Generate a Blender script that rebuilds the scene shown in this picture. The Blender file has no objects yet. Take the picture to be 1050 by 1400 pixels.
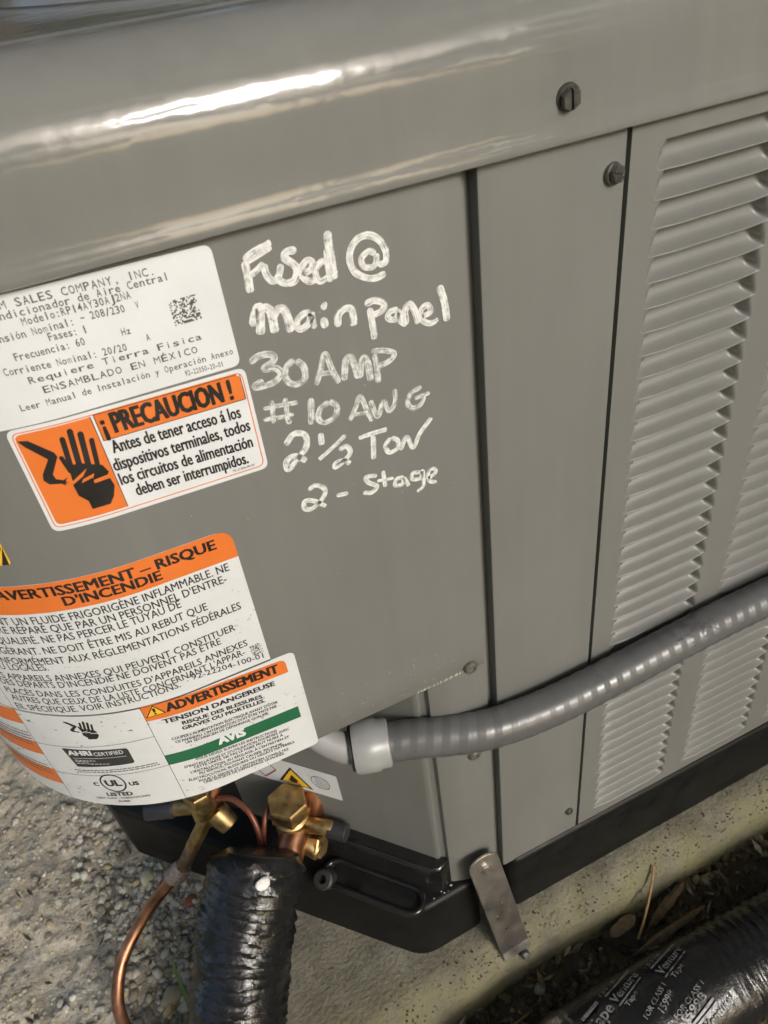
import bpy, bmesh, math, random
from mathutils import Vector, Matrix, noise
random.seed(7)
R_ = math.radians
PI = math.pi
scene = bpy.context.scene
COL = scene.collection

# ------------------------------------------------------------------ camera
cam_d = bpy.data.cameras.new('camera')
cam = bpy.data.objects.new('camera', cam_d)
COL.objects.link(cam)
scene.camera = cam
cam.matrix_world = Matrix((
    (0.90026, 0.34560, -0.26475, -0.15482),
    (-0.42004, 0.52969, -0.73688, -0.28000),
    (-0.11443, 0.77459, 0.62202, 0.72325),
    (0, 0, 0, 1)))
cam_d.sensor_fit = 'VERTICAL'
cam_d.sensor_height = 24.0
cam_d.lens = 24.0 * 1060.0 / 1400.0
cam_d.clip_start = 0.01
cam_d.clip_end = 200.0
cam_d.dof.use_dof = True
cam_d.dof.focus_distance = 0.43
cam_d.dof.aperture_fstop = 14.0

# ------------------------------------------------------------------ world, sun, exposure
SUN_EL, SUN_AZ = R_(30), R_(-75)      # direction TO the sun: azimuth from +x, counter-clockwise
world = bpy.data.worlds.new('World')
scene.world = world
world.use_nodes = True
wn = world.node_tree.nodes
wn.clear()
wout = wn.new('ShaderNodeOutputWorld')
wbg = wn.new('ShaderNodeBackground')
wsky = wn.new('ShaderNodeTexSky')
wsky.sky_type = 'NISHITA'
wsky.sun_disc = False
wsky.sun_elevation = SUN_EL
wsky.sun_rotation = PI / 2 - SUN_AZ
wsky.dust_density = 3.0
wsky.air_density = 1.0
wsky.ozone_density = 0.6
wbg.inputs['Strength'].default_value = 0.13
world.node_tree.links.new(wsky.outputs[0], wbg.inputs[0])
world.node_tree.links.new(wbg.outputs[0], wout.inputs[0])
sun_d = bpy.data.lights.new('sun', 'SUN')
sun = bpy.data.objects.new('sun', sun_d)
COL.objects.link(sun)
sun_d.energy = 1.7
sun_d.angle = R_(15)
sun_d.color = (1.0, 0.99, 0.98)
sdir = Vector((math.cos(SUN_EL) * math.cos(SUN_AZ), math.cos(SUN_EL) * math.sin(SUN_AZ), math.sin(SUN_EL)))
sun.rotation_euler = sdir.to_track_quat('Z', 'Y').to_euler()
sun.location = sdir * 5
scene.view_settings.view_transform = 'Standard'
scene.view_settings.look = 'None'
scene.view_settings.gamma = 1.0
scene.view_settings.use_curve_mapping = False
scene.view_settings.exposure = 1.15

# ------------------------------------------------------------------ helpers
def mesh_obj(name, verts, faces, mat, parent=None, smooth=True):
    me = bpy.data.meshes.new(name)
    me.from_pydata([tuple(v) for v in verts], [], faces)
    return link_mesh(name, me, mat, parent, smooth)

def link_mesh(name, me, mat, parent=None, smooth=True):
    o = bpy.data.objects.new(name, me)
    COL.objects.link(o)
    if mat is not None and not me.materials:
        me.materials.append(mat)
    if smooth:
        me.polygons.foreach_set('use_smooth', [True] * len(me.polygons))
        try:
            me.set_sharp_from_angle(angle=R_(38))
        except Exception:
            pass
    me.update()
    if parent is not None:
        o.parent = parent
        if parent.type == 'EMPTY':          # geometry is written in world coordinates
            o.matrix_parent_inverse = Matrix.Translation(-Vector(parent.location))
    return o

def bm_obj(name, bm, mat, parent=None, smooth=True):
    me = bpy.data.meshes.new(name)
    bmesh.ops.recalc_face_normals(bm, faces=bm.faces)
    bm.to_mesh(me)
    bm.free()
    return link_mesh(name, me, mat, parent, smooth)

def thing(name, label, cat, loc=(0, 0, 0), group=None):
    o = bpy.data.objects.new(name, None)
    COL.objects.link(o)
    o.empty_display_size = 0.02
    o.location = loc
    tag(o, label, cat, group)
    return o

def tag(o, label, cat, group=None):
    o['label'] = label
    o['category'] = cat
    if group:
        o['group'] = group
    return o

def smooth_path(pts, n=8):
    pts = [Vector(p) for p in pts]
    P = [pts[0] * 2 - pts[1]] + pts + [pts[-1] * 2 - pts[-2]]
    out = []
    for i in range(1, len(P) - 2):
        a, b, c, d = P[i - 1], P[i], P[i + 1], P[i + 2]
        for k in range(n):
            t = k / n
            out.append(0.5 * ((2 * b) + (c - a) * t + (2 * a - 5 * b + 4 * c - d) * t * t + (3 * b - a - 3 * c + d) * t ** 3))
    out.append(pts[-1])
    return out

def resample(path, step):
    out = [path[0]]
    acc = 0.0
    for a, b in zip(path, path[1:]):
        L = (b - a).length
        if L < 1e-9:
            continue
        t = step - acc
        while t <= L:
            out.append(a + (b - a) * (t / L))
            t += step
        acc = (acc + L) % step
    out.append(path[-1])
    return out

def tube_geo(path, rad, seg=16, caps=True):
    "rad: number or f(i, angle, length_along, n)"
    verts, faces = [], []
    n = len(path)
    tan = [(path[min(i + 1, n - 1)] - path[max(i - 1, 0)]).normalized() for i in range(n)]
    ref = Vector((0, 0, 1)) if abs(tan[0].z) < 0.9 else Vector((1, 0, 0))
    nor = (ref - tan[0] * ref.dot(tan[0])).normalized()
    L = 0.0
    for i in range(n):
        if i:
            nor = (nor - tan[i] * nor.dot(tan[i])).normalized()
            L += (path[i] - path[i - 1]).length
        bi = tan[i].cross(nor)
        for k in range(seg):
            a = 2 * PI * k / seg
            r = rad(i, a, L, n) if callable(rad) else rad
            verts.append(path[i] + (nor * math.cos(a) + bi * math.sin(a)) * r)
    for i in range(n - 1):
        for k in range(seg):
            k2 = (k + 1) % seg
            faces.append((i * seg + k, i * seg + k2, (i + 1) * seg + k2, (i + 1) * seg + k))
    if caps:
        faces.append(tuple(range(seg - 1, -1, -1)))
        faces.append(tuple(range((n - 1) * seg, n * seg)))
    return verts, faces

def tube(name, pts, rad, mat, parent=None, seg=16, n=8, step=None, caps=True):
    path = smooth_path(pts, n) if len(pts) > 2 or step else [Vector(p) for p in pts]
    if step:
        path = resample(path, step)
    v, f = tube_geo(path, rad, seg, caps)
    return mesh_obj(name, v, f, mat, parent)

def prism_bm(poly, z0, z1, bevel=0.0, bseg=2):
    bm = bmesh.new()
    lo = [bm.verts.new((x, y, z0)) for x, y in poly]
    hi = [bm.verts.new((x, y, z1)) for x, y in poly]
    bm.faces.new(lo[::-1])
    bm.faces.new(hi)
    n = len(poly)
    for i in range(n):
        j = (i + 1) % n
        bm.faces.new((lo[i], lo[j], hi[j], hi[i]))
    bmesh.ops.recalc_face_normals(bm, faces=bm.faces)
    if bevel:
        ed = [e for e in bm.edges if abs(e.verts[0].co.z - e.verts[1].co.z) < 1e-9 and e.verts[0].co.z > (z0 + z1) / 2]
        bmesh.ops.bevel(bm, geom=ed, offset=bevel, segments=bseg, profile=0.5, affect='EDGES')
    return bm

def box_bm(x0, x1, y0, y1, z0, z1, bevel=0.0):
    bm = bmesh.new()
    bmesh.ops.create_cube(bm, size=1.0)
    for v in bm.verts:
        v.co = Vector(((x0 + x1) / 2 + v.co.x * (x1 - x0), (y0 + y1) / 2 + v.co.y * (y1 - y0), (z0 + z1) / 2 + v.co.z * (z1 - z0)))
    if bevel:
        bmesh.ops.bevel(bm, geom=list(bm.edges), offset=bevel, segments=2, profile=0.5, affect='EDGES')
    return bm

def lathe(name, prof, origin, axis, mat, parent=None, seg=20, hexa=False, twist=0.0):
    "prof: (radius, distance along axis). hexa gives a six-sided section"
    ax = Vector(axis).normalized()
    ref = Vector((0, 0, 1)) if abs(ax.z) < 0.9 else Vector((1, 0, 0))
    u = (ref - ax * ref.dot(ax)).normalized()
    w = ax.cross(u)
    o = Vector(origin)
    if hexa:
        seg = 6
    verts, faces = [], []
    for r, h in prof:
        for k in range(seg):
            a = 2 * PI * k / seg + twist
            verts.append(o + ax * h + (u * math.cos(a) + w * math.sin(a)) * r)
    m = len(prof)
    for i in range(m - 1):
        for k in range(seg):
            k2 = (k + 1) % seg
            faces.append((i * seg + k, i * seg + k2, (i + 1) * seg + k2, (i + 1) * seg + k))
    faces.append(tuple(range(seg - 1, -1, -1)))
    faces.append(tuple(range((m - 1) * seg, m * seg)))
    return mesh_obj(name, verts, faces, mat, parent)

def round_poly(poly, r, n=5):
    "rounded corners of a 2-D polygon; r a number or a list per corner"
    out = []
    m = len(poly)
    for i in range(m):
        p0, p, p1 = Vector(poly[i - 1]), Vector(poly[i]), Vector(poly[(i + 1) % m])
        rr = r[i] if isinstance(r, (list, tuple)) else r
        if rr <= 0:
            out.append((p.x, p.y))
            continue
        a, b = (p0 - p).normalized(), (p1 - p).normalized()
        ang = math.acos(max(-1, min(1, a.dot(b))))
        d = min(rr / math.tan(ang / 2), (p0 - p).length * .49, (p1 - p).length * .49)
        s, e = p + a * d, p + b * d
        for k in range(n + 1):
            t = k / n
            q = s * (1 - t) ** 2 + p * 2 * t * (1 - t) + e * t * t
            out.append((q.x, q.y))
    return out

# ------------------------------------------------------------------ materials
def new_mat(name):
    m = bpy.data.materials.new(name)
    m.use_nodes = True
    nt = m.node_tree
    return m, nt, nt.nodes['Principled BSDF']

def N_(nt, t, **kw):
    n = nt.nodes.new(t)
    for k, v in kw.items():
        setattr(n, k, v)
    return n

def noise_node(nt, scale, detail=4, rough=0.55, coord='Object', vec=None):
    t = N_(nt, 'ShaderNodeTexNoise')
    t.inputs['Scale'].default_value = scale
    t.inputs['Detail'].default_value = detail
    t.inputs['Roughness'].default_value = rough
    if vec is None:
        tc = N_(nt, 'ShaderNodeTexCoord')
        vec = tc.outputs[coord]
    nt.links.new(vec, t.inputs['Vector'])
    return t

def ramp(nt, fac, stops):
    r = N_(nt, 'ShaderNodeValToRGB')
    e = r.color_ramp.elements
    while len(e) > 1:
        e.remove(e[-1])
    e[0].position, e[0].color = stops[0][0], c4(stops[0][1])
    for p, c in stops[1:]:
        x = e.new(p)
        x.color = c4(c)
    nt.links.new(fac, r.inputs[0])
    return r

def c4(c):
    if isinstance(c, (int, float)):
        return (c, c, c, 1)
    return (c[0], c[1], c[2], 1)

def bump(nt, bsdf, height, strength=0.2, dist=0.001, prev=None):
    b = N_(nt, 'ShaderNodeBump')
    b.inputs['Strength'].default_value = strength
    b.inputs['Distance'].default_value = dist
    nt.links.new(height, b.inputs['Height'])
    if prev is not None:
        nt.links.new(prev, b.inputs['Normal'])
    nt.links.new(b.outputs[0], bsdf.inputs['Normal'])
    return b.outputs[0]

def simple(name, col, rough=0.5, metal=0.0, var=0.12, nscale=60, bscale=None, bstr=0.15, bdist=0.0006, rvar=0.08, coat=0.0):
    m, nt, b = new_mat(name)
    n = noise_node(nt, nscale, 5)
    lo = tuple(c * (1 - var) for c in col)
    hi = tuple(min(1, c * (1 + var)) for c in col)
    r = ramp(nt, n.outputs[0], [(0.3, lo), (0.7, hi)])
    nt.links.new(r.outputs[0], b.inputs['Base Color'])
    rr = ramp(nt, n.outputs[0], [(0.3, max(0.02, rough - rvar)), (0.7, min(1, rough + rvar))])
    nt.links.new(rr.outputs[0], b.inputs['Roughness'])
    b.inputs['Metallic'].default_value = metal
    if coat:
        b.inputs['Coat Weight'].default_value = coat
        b.inputs['Coat Roughness'].default_value = 0.1
    if bscale:
        n2 = noise_node(nt, bscale, 3)
        bump(nt, b, n2.outputs[0], bstr, bdist)
    return m

def paint_mat(name, col, rough, peel=0.05, dust=0.0, wave=0.12):
    m, nt, b = new_mat(name)
    # runs of old rain water: noise stretched down the sheet
    tcs = N_(nt, 'ShaderNodeTexCoord')
    mps = N_(nt, 'ShaderNodeMapping')
    mps.inputs['Scale'].default_value = (1, 1, 0.09)
    nt.links.new(tcs.outputs['Object'], mps.inputs[0])
    nst = noise_node(nt, 75, 5, 0.6, vec=mps.outputs[0])
    ncl = noise_node(nt, 9, 5)
    n = N_(nt, 'ShaderNodeMath', operation='MULTIPLY_ADD')
    nt.links.new(nst.outputs[0], n.inputs[0])
    n.inputs[1].default_value = 0.45
    nhalf = N_(nt, 'ShaderNodeMath', operation='MULTIPLY')
    nt.links.new(ncl.outputs[0], nhalf.inputs[0])
    nhalf.inputs[1].default_value = 0.55
    nt.links.new(nhalf.outputs[0], n.inputs[2])
    r = ramp(nt, n.outputs[0], [(0.36, tuple(c * .93 for c in col)), (0.64, tuple(c * 1.06 for c in col))])
    # fine mineral dust sticking to the paint
    d = noise_node(nt, 900, 2, 0.6)
    d2 = noise_node(nt, 14, 3)
    mul = N_(nt, 'ShaderNodeMath', operation='MULTIPLY')
    dr = ramp(nt, d.outputs[0], [(0.745, 0.0), (0.775, 1.0)])
    dr2 = ramp(nt, d2.outputs[0], [(0.50, 0.0), (0.75, dust)])
    nt.links.new(dr.outputs[0], mul.inputs[0])
    nt.links.new(dr2.outputs[0], mul.inputs[1])
    mx = N_(nt, 'ShaderNodeMix', data_type='RGBA')
    nt.links.new(mul.outputs[0], mx.inputs[0])
    nt.links.new(r.outputs[0], mx.inputs[6])
    mx.inputs[7].default_value = (0.42, 0.38, 0.30, 1)
    nt.links.new(mx.outputs[2], b.inputs['Base Color'])
    n3 = noise_node(nt, 22, 4)
    rr = ramp(nt, n3.outputs[0], [(0.3, rough * .85), (0.75, rough * 1.2)])
    nt.links.new(rr.outputs[0], b.inputs['Roughness'])
    nw = noise_node(nt, 26, 3)
    bw = bump(nt, b, nw.outputs[0], wave, 0.0025)
    n2 = noise_node(nt, 420, 2)
    bump(nt, b, n2.outputs[0], peel, 0.0004, bw)
    return m

M = {}
PAINT = (0.162, 0.163, 0.154)
M['paint'] = paint_mat('grey_paint', PAINT, 0.42, 0.06, 0.8)
M['cap'] = paint_mat('grey_gloss_paint', (0.162, 0.163, 0.154), 0.11, 0.05, 0.25, 0.30)
M['louver'] = paint_mat('grey_paint_louver', PAINT, 0.38, 0.05, 0.2)
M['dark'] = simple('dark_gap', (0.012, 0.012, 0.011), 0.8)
M['plastic'] = simple('black_plastic', (0.0065, 0.0065, 0.0062), 0.5, var=.3, nscale=40, bscale=500, bstr=.25, bdist=.0006)
M['plastic'].node_tree.nodes['Principled BSDF'].inputs['Specular IOR Level'].default_value = 0.25
M['wet_plastic'] = simple('wet_black_plastic', (0.012, 0.012, 0.012), 0.14, var=.2, bscale=120, bstr=.2, bdist=.001)
M['rubber'] = simple('black_rubber', (0.022, 0.022, 0.023), 0.5)
M['white'] = simple('label_white', (0.63, 0.65, 0.672), 0.42, var=.035, nscale=45)
M['white2'] = None
M['orange'] = simple('label_orange', (0.66, 0.165, 0.030), 0.42, var=.05)
M['green'] = simple('label_green', (0.016, 0.125, 0.055), 0.42, var=.08)
M['yellow'] = simple('label_yellow', (0.75, 0.46, 0.03), 0.42, var=.05)
M['ink'] = simple('black_ink', (0.016, 0.015, 0.015), 0.45, var=.3)
M['ink_red'] = simple('red_ink', (0.35, 0.06, 0.05), 0.5)
M['ink_grey'] = simple('grey_ink', (0.075, 0.073, 0.073), 0.5, var=.35, nscale=900)
M['panel_dark'] = simple('charcoal_print', (0.03, 0.031, 0.03), 0.45, var=.2)
M['conduit'] = simple('grey_conduit', (0.098, 0.100, 0.102), 0.34, var=.10, nscale=25, bscale=160, bstr=.06)
M['fitting'] = simple('pale_grey_fitting', (0.27, 0.28, 0.28), 0.38, var=.04)
M['screw'] = simple('dark_zinc', (0.13, 0.13, 0.12), 0.42, 0.75, var=.35, nscale=300)
M['screw_paint'] = simple('painted_screw', (0.13, 0.125, 0.105), 0.4, 0.3, var=.3, nscale=300)
M['zinc'] = simple('zinc_strap', (0.46, 0.43, 0.38), 0.34, 0.9, var=.15, nscale=70, bscale=300, bstr=.08)
M['brass'] = simple('brass', (0.42, 0.30, 0.135), 0.46, 1.0, var=.42, nscale=110, bscale=250, bstr=.1)
M['copper'] = simple('copper', (0.36, 0.175, 0.10), 0.42, 1.0, var=.45, nscale=60, rvar=.12, bscale=200, bstr=.06)
M['copper_burnt'] = simple('burnt_copper', (0.22, 0.15, 0.10), 0.5, 0.7, var=.5, nscale=120)
M['braze'] = simple('braze_scale', (0.33, 0.27, 0.24), 0.6, 0.4, var=.5, nscale=250, bscale=400, bstr=.5)
M['cap_black'] = simple('black_cap', (0.025, 0.025, 0.03), 0.45)
M['wire_red'] = simple('brown_capillary', (0.20, 0.07, 0.045), 0.4, .5)

def dirty_white(name, amount, scale=260):
    m, nt, b = new_mat(name)
    n = noise_node(nt, 30, 4)
    base = ramp(nt, n.outputs[0], [(0.3, (0.58, 0.60, 0.615)), (0.7, (0.645, 0.665, 0.685))])
    tc = N_(nt, 'ShaderNodeTexCoord')
    mp = N_(nt, 'ShaderNodeMapping')
    mp.inputs['Rotation'].default_value = (0.3, 0.6, 0.9)
    mp.inputs['Scale'].default_value = (1, 1, 1.7)
    nt.links.new(tc.outputs['Object'], mp.inputs[0])
    sp = noise_node(nt, scale, 2, 0.5, vec=mp.outputs[0])
    sr = ramp(nt, sp.outputs[0], [(0.66, 0.0), (0.70, 1.0)])
    pn = noise_node(nt, 38, 3)
    pr = ramp(nt, pn.outputs[0], [(0.42, 0.0), (0.62, amount)])
    mu = N_(nt, 'ShaderNodeMath', operation='MULTIPLY')
    nt.links.new(sr.outputs[0], mu.inputs[0])
    nt.links.new(pr.outputs[0], mu.inputs[1])
    mx = N_(nt, 'ShaderNodeMix', data_type='RGBA')
    nt.links.new(mu.outputs[0], mx.inputs[0])
    nt.links.new(base.outputs[0], mx.inputs[6])
    mx.inputs[7].default_value = (0.16, 0.14, 0.11, 1)
    nt.links.new(mx.outputs[2], b.inputs['Base Color'])
    b.inputs['Roughness'].default_value = 0.42
    return m
M['white2'] = dirty_white('label_white_speckled', 1.0)
M['white1'] = dirty_white('label_white_few_specks', 0.55, 420)

# ================================================================== setting: pad and ground come first
CX, CY, RR = -0.168, 0.121, 0.121          # rounded corner of the cabinet: centre and radius in plan
XL, XR, YB = CX - RR, 0.47, 0.50           # left face, far right end, back of the cabinet
ZC = 0.636                                 # lower edge of the top cover
ZP = 0.341                                 # lower edge of the control panel
ZB = 0.080                                 # top of the base pan
W0 = Vector((-0.047, 0.012))               # fold between corner post and recessed valve wall
WD = Vector((-0.67, 0.74)).normalized()    # direction of the recessed wall, away from the fold
WN = Vector((-0.7413, -0.6712))            # outward normal of the recessed wall

def pad_edge(x):
    return -0.036 - 0.10 * max(0, -0.02 - x) * 1.2 + 0.003 * noise.noise(Vector((x * 14, 3, 0))) + 0.0012 * noise.noise(Vector((x * 120, 1, 0)))

def build_pad():
    xs = [-0.215 + 0.0045 * i for i in range(160)]
    rows = 40
    verts, faces = [], []
    for i, x in enumerate(xs):
        ye = pad_edge(x)
        yin = ye + 0.028
        ring = []
        # outside foot, lip of the bevel, top, then in under the unit
        ring.append((ye - 0.006, -0.075))
        ring.append((ye - 0.003, -0.030))
        for k in range(8):
            t = k / 7
            ring.append((ye + (yin - ye) * t, -0.013 + 0.013 * (1 - (1 - t) ** 2)))
        for k in range(1, rows):
            ring.append((yin + (0.34 - yin) * (k / (rows - 1)) ** 1.3, 0.0))
        for y, z in ring:
            j = noise.noise(Vector((x * 60, y * 60, 0.3))) * 0.0012 + noise.noise(Vector((x * 190, y * 190, 5))) * 0.0006
            top = z > -0.001
            yy = y + (0 if top else 0.0014 * noise.noise(Vector((x * 110, z * 110, 9))))
            zz = min(z + j, -0.0002) if top else z + j
            verts.append((x, yy, zz))
    m = len(verts) // len(xs)
    for i in range(len(xs) - 1):
        for k in range(m - 1):
            a = i * m + k
            faces.append((a, a + m, a + m + 1, a + 1))
    # left end wall
    n0 = len(verts)
    for k in range(m):
        x, y, z = verts[k]
        verts.append((x - 0.004, y, -0.08))
    for k in range(m - 1):
        faces.append((k, k + 1, n0 + k + 1, n0 + k))
    return verts, faces

def concrete_mat():
    m, nt, b = new_mat('pad_concrete')
    n1 = noise_node(nt, 24, 7, 0.68)
    base = ramp(nt, n1.outputs[0], [(0.3, (0.095, 0.088, 0.065)), (0.5, (0.165, 0.152, 0.115)), (0.72, (0.245, 0.23, 0.18))])
    # yellow-green tint along the exposed edge, patchy
    geo = N_(nt, 'ShaderNodeTexCoord')
    sep = N_(nt, 'ShaderNodeSeparateXYZ')
    nt.links.new(geo.outputs['Object'], sep.inputs[0])
    n2 = noise_node(nt, 30, 4)
    add = N_(nt, 'ShaderNodeMath', operation='MULTIPLY_ADD')
    nt.links.new(n2.outputs[0], add.inputs[0])
    add.inputs[1].default_value = 0.02
    nt.links.new(sep.outputs[1], add.inputs[2])
    ar = ramp(nt, add.outputs[0], [(0.0, 0.8), (0.02, 0.1)])
    mpx = N_(nt, 'ShaderNodeMapRange')
    mpx.inputs['From Min'].default_value = -0.03
    mpx.inputs['From Max'].default_value = 0.012
    mpx.inputs['To Min'].default_value = 0.85
    mpx.inputs['To Max'].default_value = 0.0
    nt.links.new(add.outputs[0], mpx.inputs['Value'])
    n3 = noise_node(nt, 22, 5)
    pr = ramp(nt, n3.outputs[0], [(0.32, 0.05), (0.6, 1.0)])
    mu = N_(nt, 'ShaderNodeMath', operation='MULTIPLY')
    nt.links.new(mpx.outputs[0], mu.inputs[0])
    nt.links.new(pr.outputs[0], mu.inputs[1])
    mx = N_(nt, 'ShaderNodeMix', data_type='RGBA')
    nt.links.new(mu.outputs[0], mx.inputs[0])
    nt.links.new(base.outputs[0], mx.inputs[6])
    mx.inputs[7].default_value = (0.225, 0.205, 0.095, 1)
    # pits and dark grit
    n4 = noise_node(nt, 210, 2)
    sr = ramp(nt, n4.outputs[0], [(0.30, 1.0), (0.37, 0.0)])
    mx2 = N_(nt, 'ShaderNodeMix', data_type='RGBA')
    nt.links.new(sr.outputs[0], mx2.inputs[0])
    nt.links.new(mx.outputs[2], mx2.inputs[6])
    mx2.inputs[7].default_value = (0.10, 0.085, 0.06, 1)
    nt.links.new(mx2.outputs[2], b.inputs['Base Color'])
    b.inputs['Roughness'].default_value = 0.85
    n5 = noise_node(nt, 260, 4)
    bump(nt, b, n5.outputs[0], 0.8, 0.002)
    return m
M['concrete'] = concrete_mat()
v, f = build_pad()
pad = mesh_obj('concrete_pad', v, f, M['concrete'])
pad['kind'] = 'structure'

def ground_h(x, y):
    p = Vector((x, y, 0))
    left = 1 / (1 + math.exp(max(-30, min(30, (x + 0.19) / 0.02))))
    h = -0.050 + 0.020 * left
    h += 0.008 * noise.noise(p * 14) + 0.0045 * noise.noise(p * 38 + Vector((3, 1, 0)))
    amp = 0.0028 * left + 0.0045 * (1 - left)
    h += amp * noise.noise(p * 95 + Vector((7, 2, 0))) + 0.0016 * noise.noise(p * 230)
    if left > .5:
        h += 0.0030 * max(0, noise.noise(p * 130 + Vector((1, 8, 2)))) 
    return h

def axis(lo, hi, step, far, n):
    a = [lo + step * i for i in range(int((hi - lo) / step) + 1)]
    L = [lo - (far) * ((k / n) ** 3.5) for k in range(n, 0, -1)]
    H = [a[-1] + (far) * ((k / n) ** 3.5) for k in range(1, n + 1)]
    return L + a + H

def build_ground():
    xs = axis(-0.56, 0.42, 0.0034, 60.0, 16)
    ys = axis(-0.20, 0.62, 0.0034, 60.0, 16)
    verts = [(x, y, ground_h(x, y)) for x in xs for y in ys]
    ny = len(ys)
    faces = [(i * ny + j, (i + 1) * ny + j, (i + 1) * ny + j + 1, i * ny + j + 1) for i in range(len(xs) - 1) for j in range(ny - 1)]
    return verts, faces

def ground_mat():
    m, nt, b = new_mat('sandy_soil')
    tc = N_(nt, 'ShaderNodeTexCoord')
    sep = N_(nt, 'ShaderNodeSeparateXYZ')
    nt.links.new(tc.outputs['Object'], sep.inputs[0])
    n1 = noise_node(nt, 26, 6, 0.65)
    sand = ramp(nt, n1.outputs[0], [(0.25, (0.25, 0.21, 0.155)), (0.45, (0.42, 0.375, 0.295)), (0.62, (0.51, 0.465, 0.38)), (0.8, (0.60, 0.56, 0.475))])
    n2 = noise_node(nt, 190, 4, 0.6)
    grit = ramp(nt, n2.outputs[0], [(0.30, 0.50), (0.45, 0.9), (0.6, 1.0), (0.75, 1.3)])
    mul = N_(nt, 'ShaderNodeMix', data_type='RGBA', blend_type='MULTIPLY')
    mul.inputs[0].default_value = 1.0
    nt.links.new(sand.outputs[0], mul.inputs[6])
    nt.links.new(grit.outputs[0], mul.inputs[7])
    soil = ramp(nt, n1.outputs[0], [(0.25, (0.035, 0.026, 0.015)), (0.5, (0.095, 0.070, 0.042)), (0.75, (0.19, 0.15, 0.095))])
    n3 = noise_node(nt, 20, 4)
    add = N_(nt, 'ShaderNodeMath', operation='MULTIPLY_ADD')
    nt.links.new(n3.outputs[0], add.inputs[0])
    add.inputs[1].default_value = 0.10
    nt.links.new(sep.outputs[0], add.inputs[2])
    mr = N_(nt, 'ShaderNodeMapRange')
    mr.inputs['From Min'].default_value = -0.16
    mr.inputs['From Max'].default_value = -0.11
    nt.links.new(add.outputs[0], mr.inputs['Value'])
    mx = N_(nt, 'ShaderNodeMix', data_type='RGBA')
    nt.links.new(mr.outputs[0], mx.inputs[0])
    nt.links.new(mul.outputs[2], mx.inputs[6])
    nt.links.new(soil.outputs[0], mx.inputs[7])
    # lawn away from the unit
    ln = N_(nt, 'ShaderNodeVectorMath', operation='LENGTH')
    nt.links.new(tc.outputs['Object'], ln.inputs[0])
    mr2 = N_(nt, 'ShaderNodeMapRange')
    mr2.inputs['From Min'].default_value = 0.85
    mr2.inputs['From Max'].default_value = 1.1
    nt.links.new(ln.outputs['Value'], mr2.inputs['Value'])
    mx3 = N_(nt, 'ShaderNodeMix', data_type='RGBA')
    nt.links.new(mr2.outputs[0], mx3.inputs[0])
    nt.links.new(mx.outputs[2], mx3.inputs[6])
    lawn = ramp(nt, n1.outputs[0], [(0.3, (0.09, 0.11, 0.02)), (0.7, (0.17, 0.18, 0.05))])
    nt.links.new(lawn.outputs[0], mx3.inputs[7])
    nt.links.new(mx3.outputs[2], b.inputs['Base Color'])
    b.inputs['Roughness'].default_value = 0.9
    n4 = noise_node(nt, 330, 5, 0.65)
    bump(nt, b, n4.outputs[0], 0.8, 0.003)
    return m
M['ground'] = ground_mat()
v, f = build_ground()
ground = mesh_obj('ground', v, f, M['ground'])
ground['kind'] = 'structure'

# ================================================================== the air conditioner
unit = thing('air_conditioner', 'grey air conditioner condenser with louvered side, warning labels and white handwriting', 'air conditioner', (0.09, 0.25, 0))

def plan(s, o=0.0):
    "arc length along the outer skin (flat front, round corner, left face) -> plan point pushed out by o"
    if s >= CX:
        return (s, -o)
    th = (CX - s) / RR
    if th <= PI / 2:
        return (CX - (RR + o) * math.sin(th), CY - (RR + o) * math.cos(th))
    return (CX - RR - o, CY + (CX - RR * PI / 2 - s))

def S(s, z, o=0.0):
    x, y = plan(s, o)
    return Vector((x, y, z))

def s_range(s0, s1, step=0.006):
    "from right (s1) to left (s0)"
    out = [s1]
    for k in range(0, 25):
        s = CX - RR * (PI / 2) * k / 24
        if s0 < s < s1:
            out.append(s)
    out.append(s0)
    return out

def skin(name, s_list, prof, mat, parent, thick=0.0012):
    "sheet that follows the cabinet skin; prof = list of (z, o)"
    verts, faces = [], []
    for s in s_list:
        for z, o in prof:
            verts.append(S(s, z, o))
    m = len(prof)
    for i in range(len(s_list) - 1):
        for k in range(m - 1):
            a = i * m + k
            faces.append((a, a + 1, a + m + 1, a + m))
    o = mesh_obj(name, verts, faces, mat, parent)
    return o

# ---- control panel (cover): flat front, rounded corner, left face; rolled lower and right edges
S_END = CX - RR * PI / 2 - 0.30
prof = [(ZP + 0.004, -0.016), (ZP + 0.0008, -0.0145), (ZP, -0.012), (ZP, -0.003), (ZP + 0.0006, -0.0008), (ZP + 0.002, 0.0), (ZP + 0.02, 0.0), (ZC + 0.012, 0.0)]
sl = s_range(S_END, -0.0035)
ctrl = skin('control_panel', sl, prof, M['paint'], unit)
# folded right edge of the control panel, going into the dark joint
mesh_obj('panel_flange', [(-0.0035, 0.0005, ZP), (-0.0035, 0.0005, ZC + .01), (-0.0028, 0.003, ZC + .01), (-0.0028, 0.003, ZP), (-0.0028, 0.016, ZC + .01), (-0.0028, 0.016, ZP)],
         [(0, 1, 2, 3), (3, 2, 4, 5)], M['paint'], ctrl)

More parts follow.
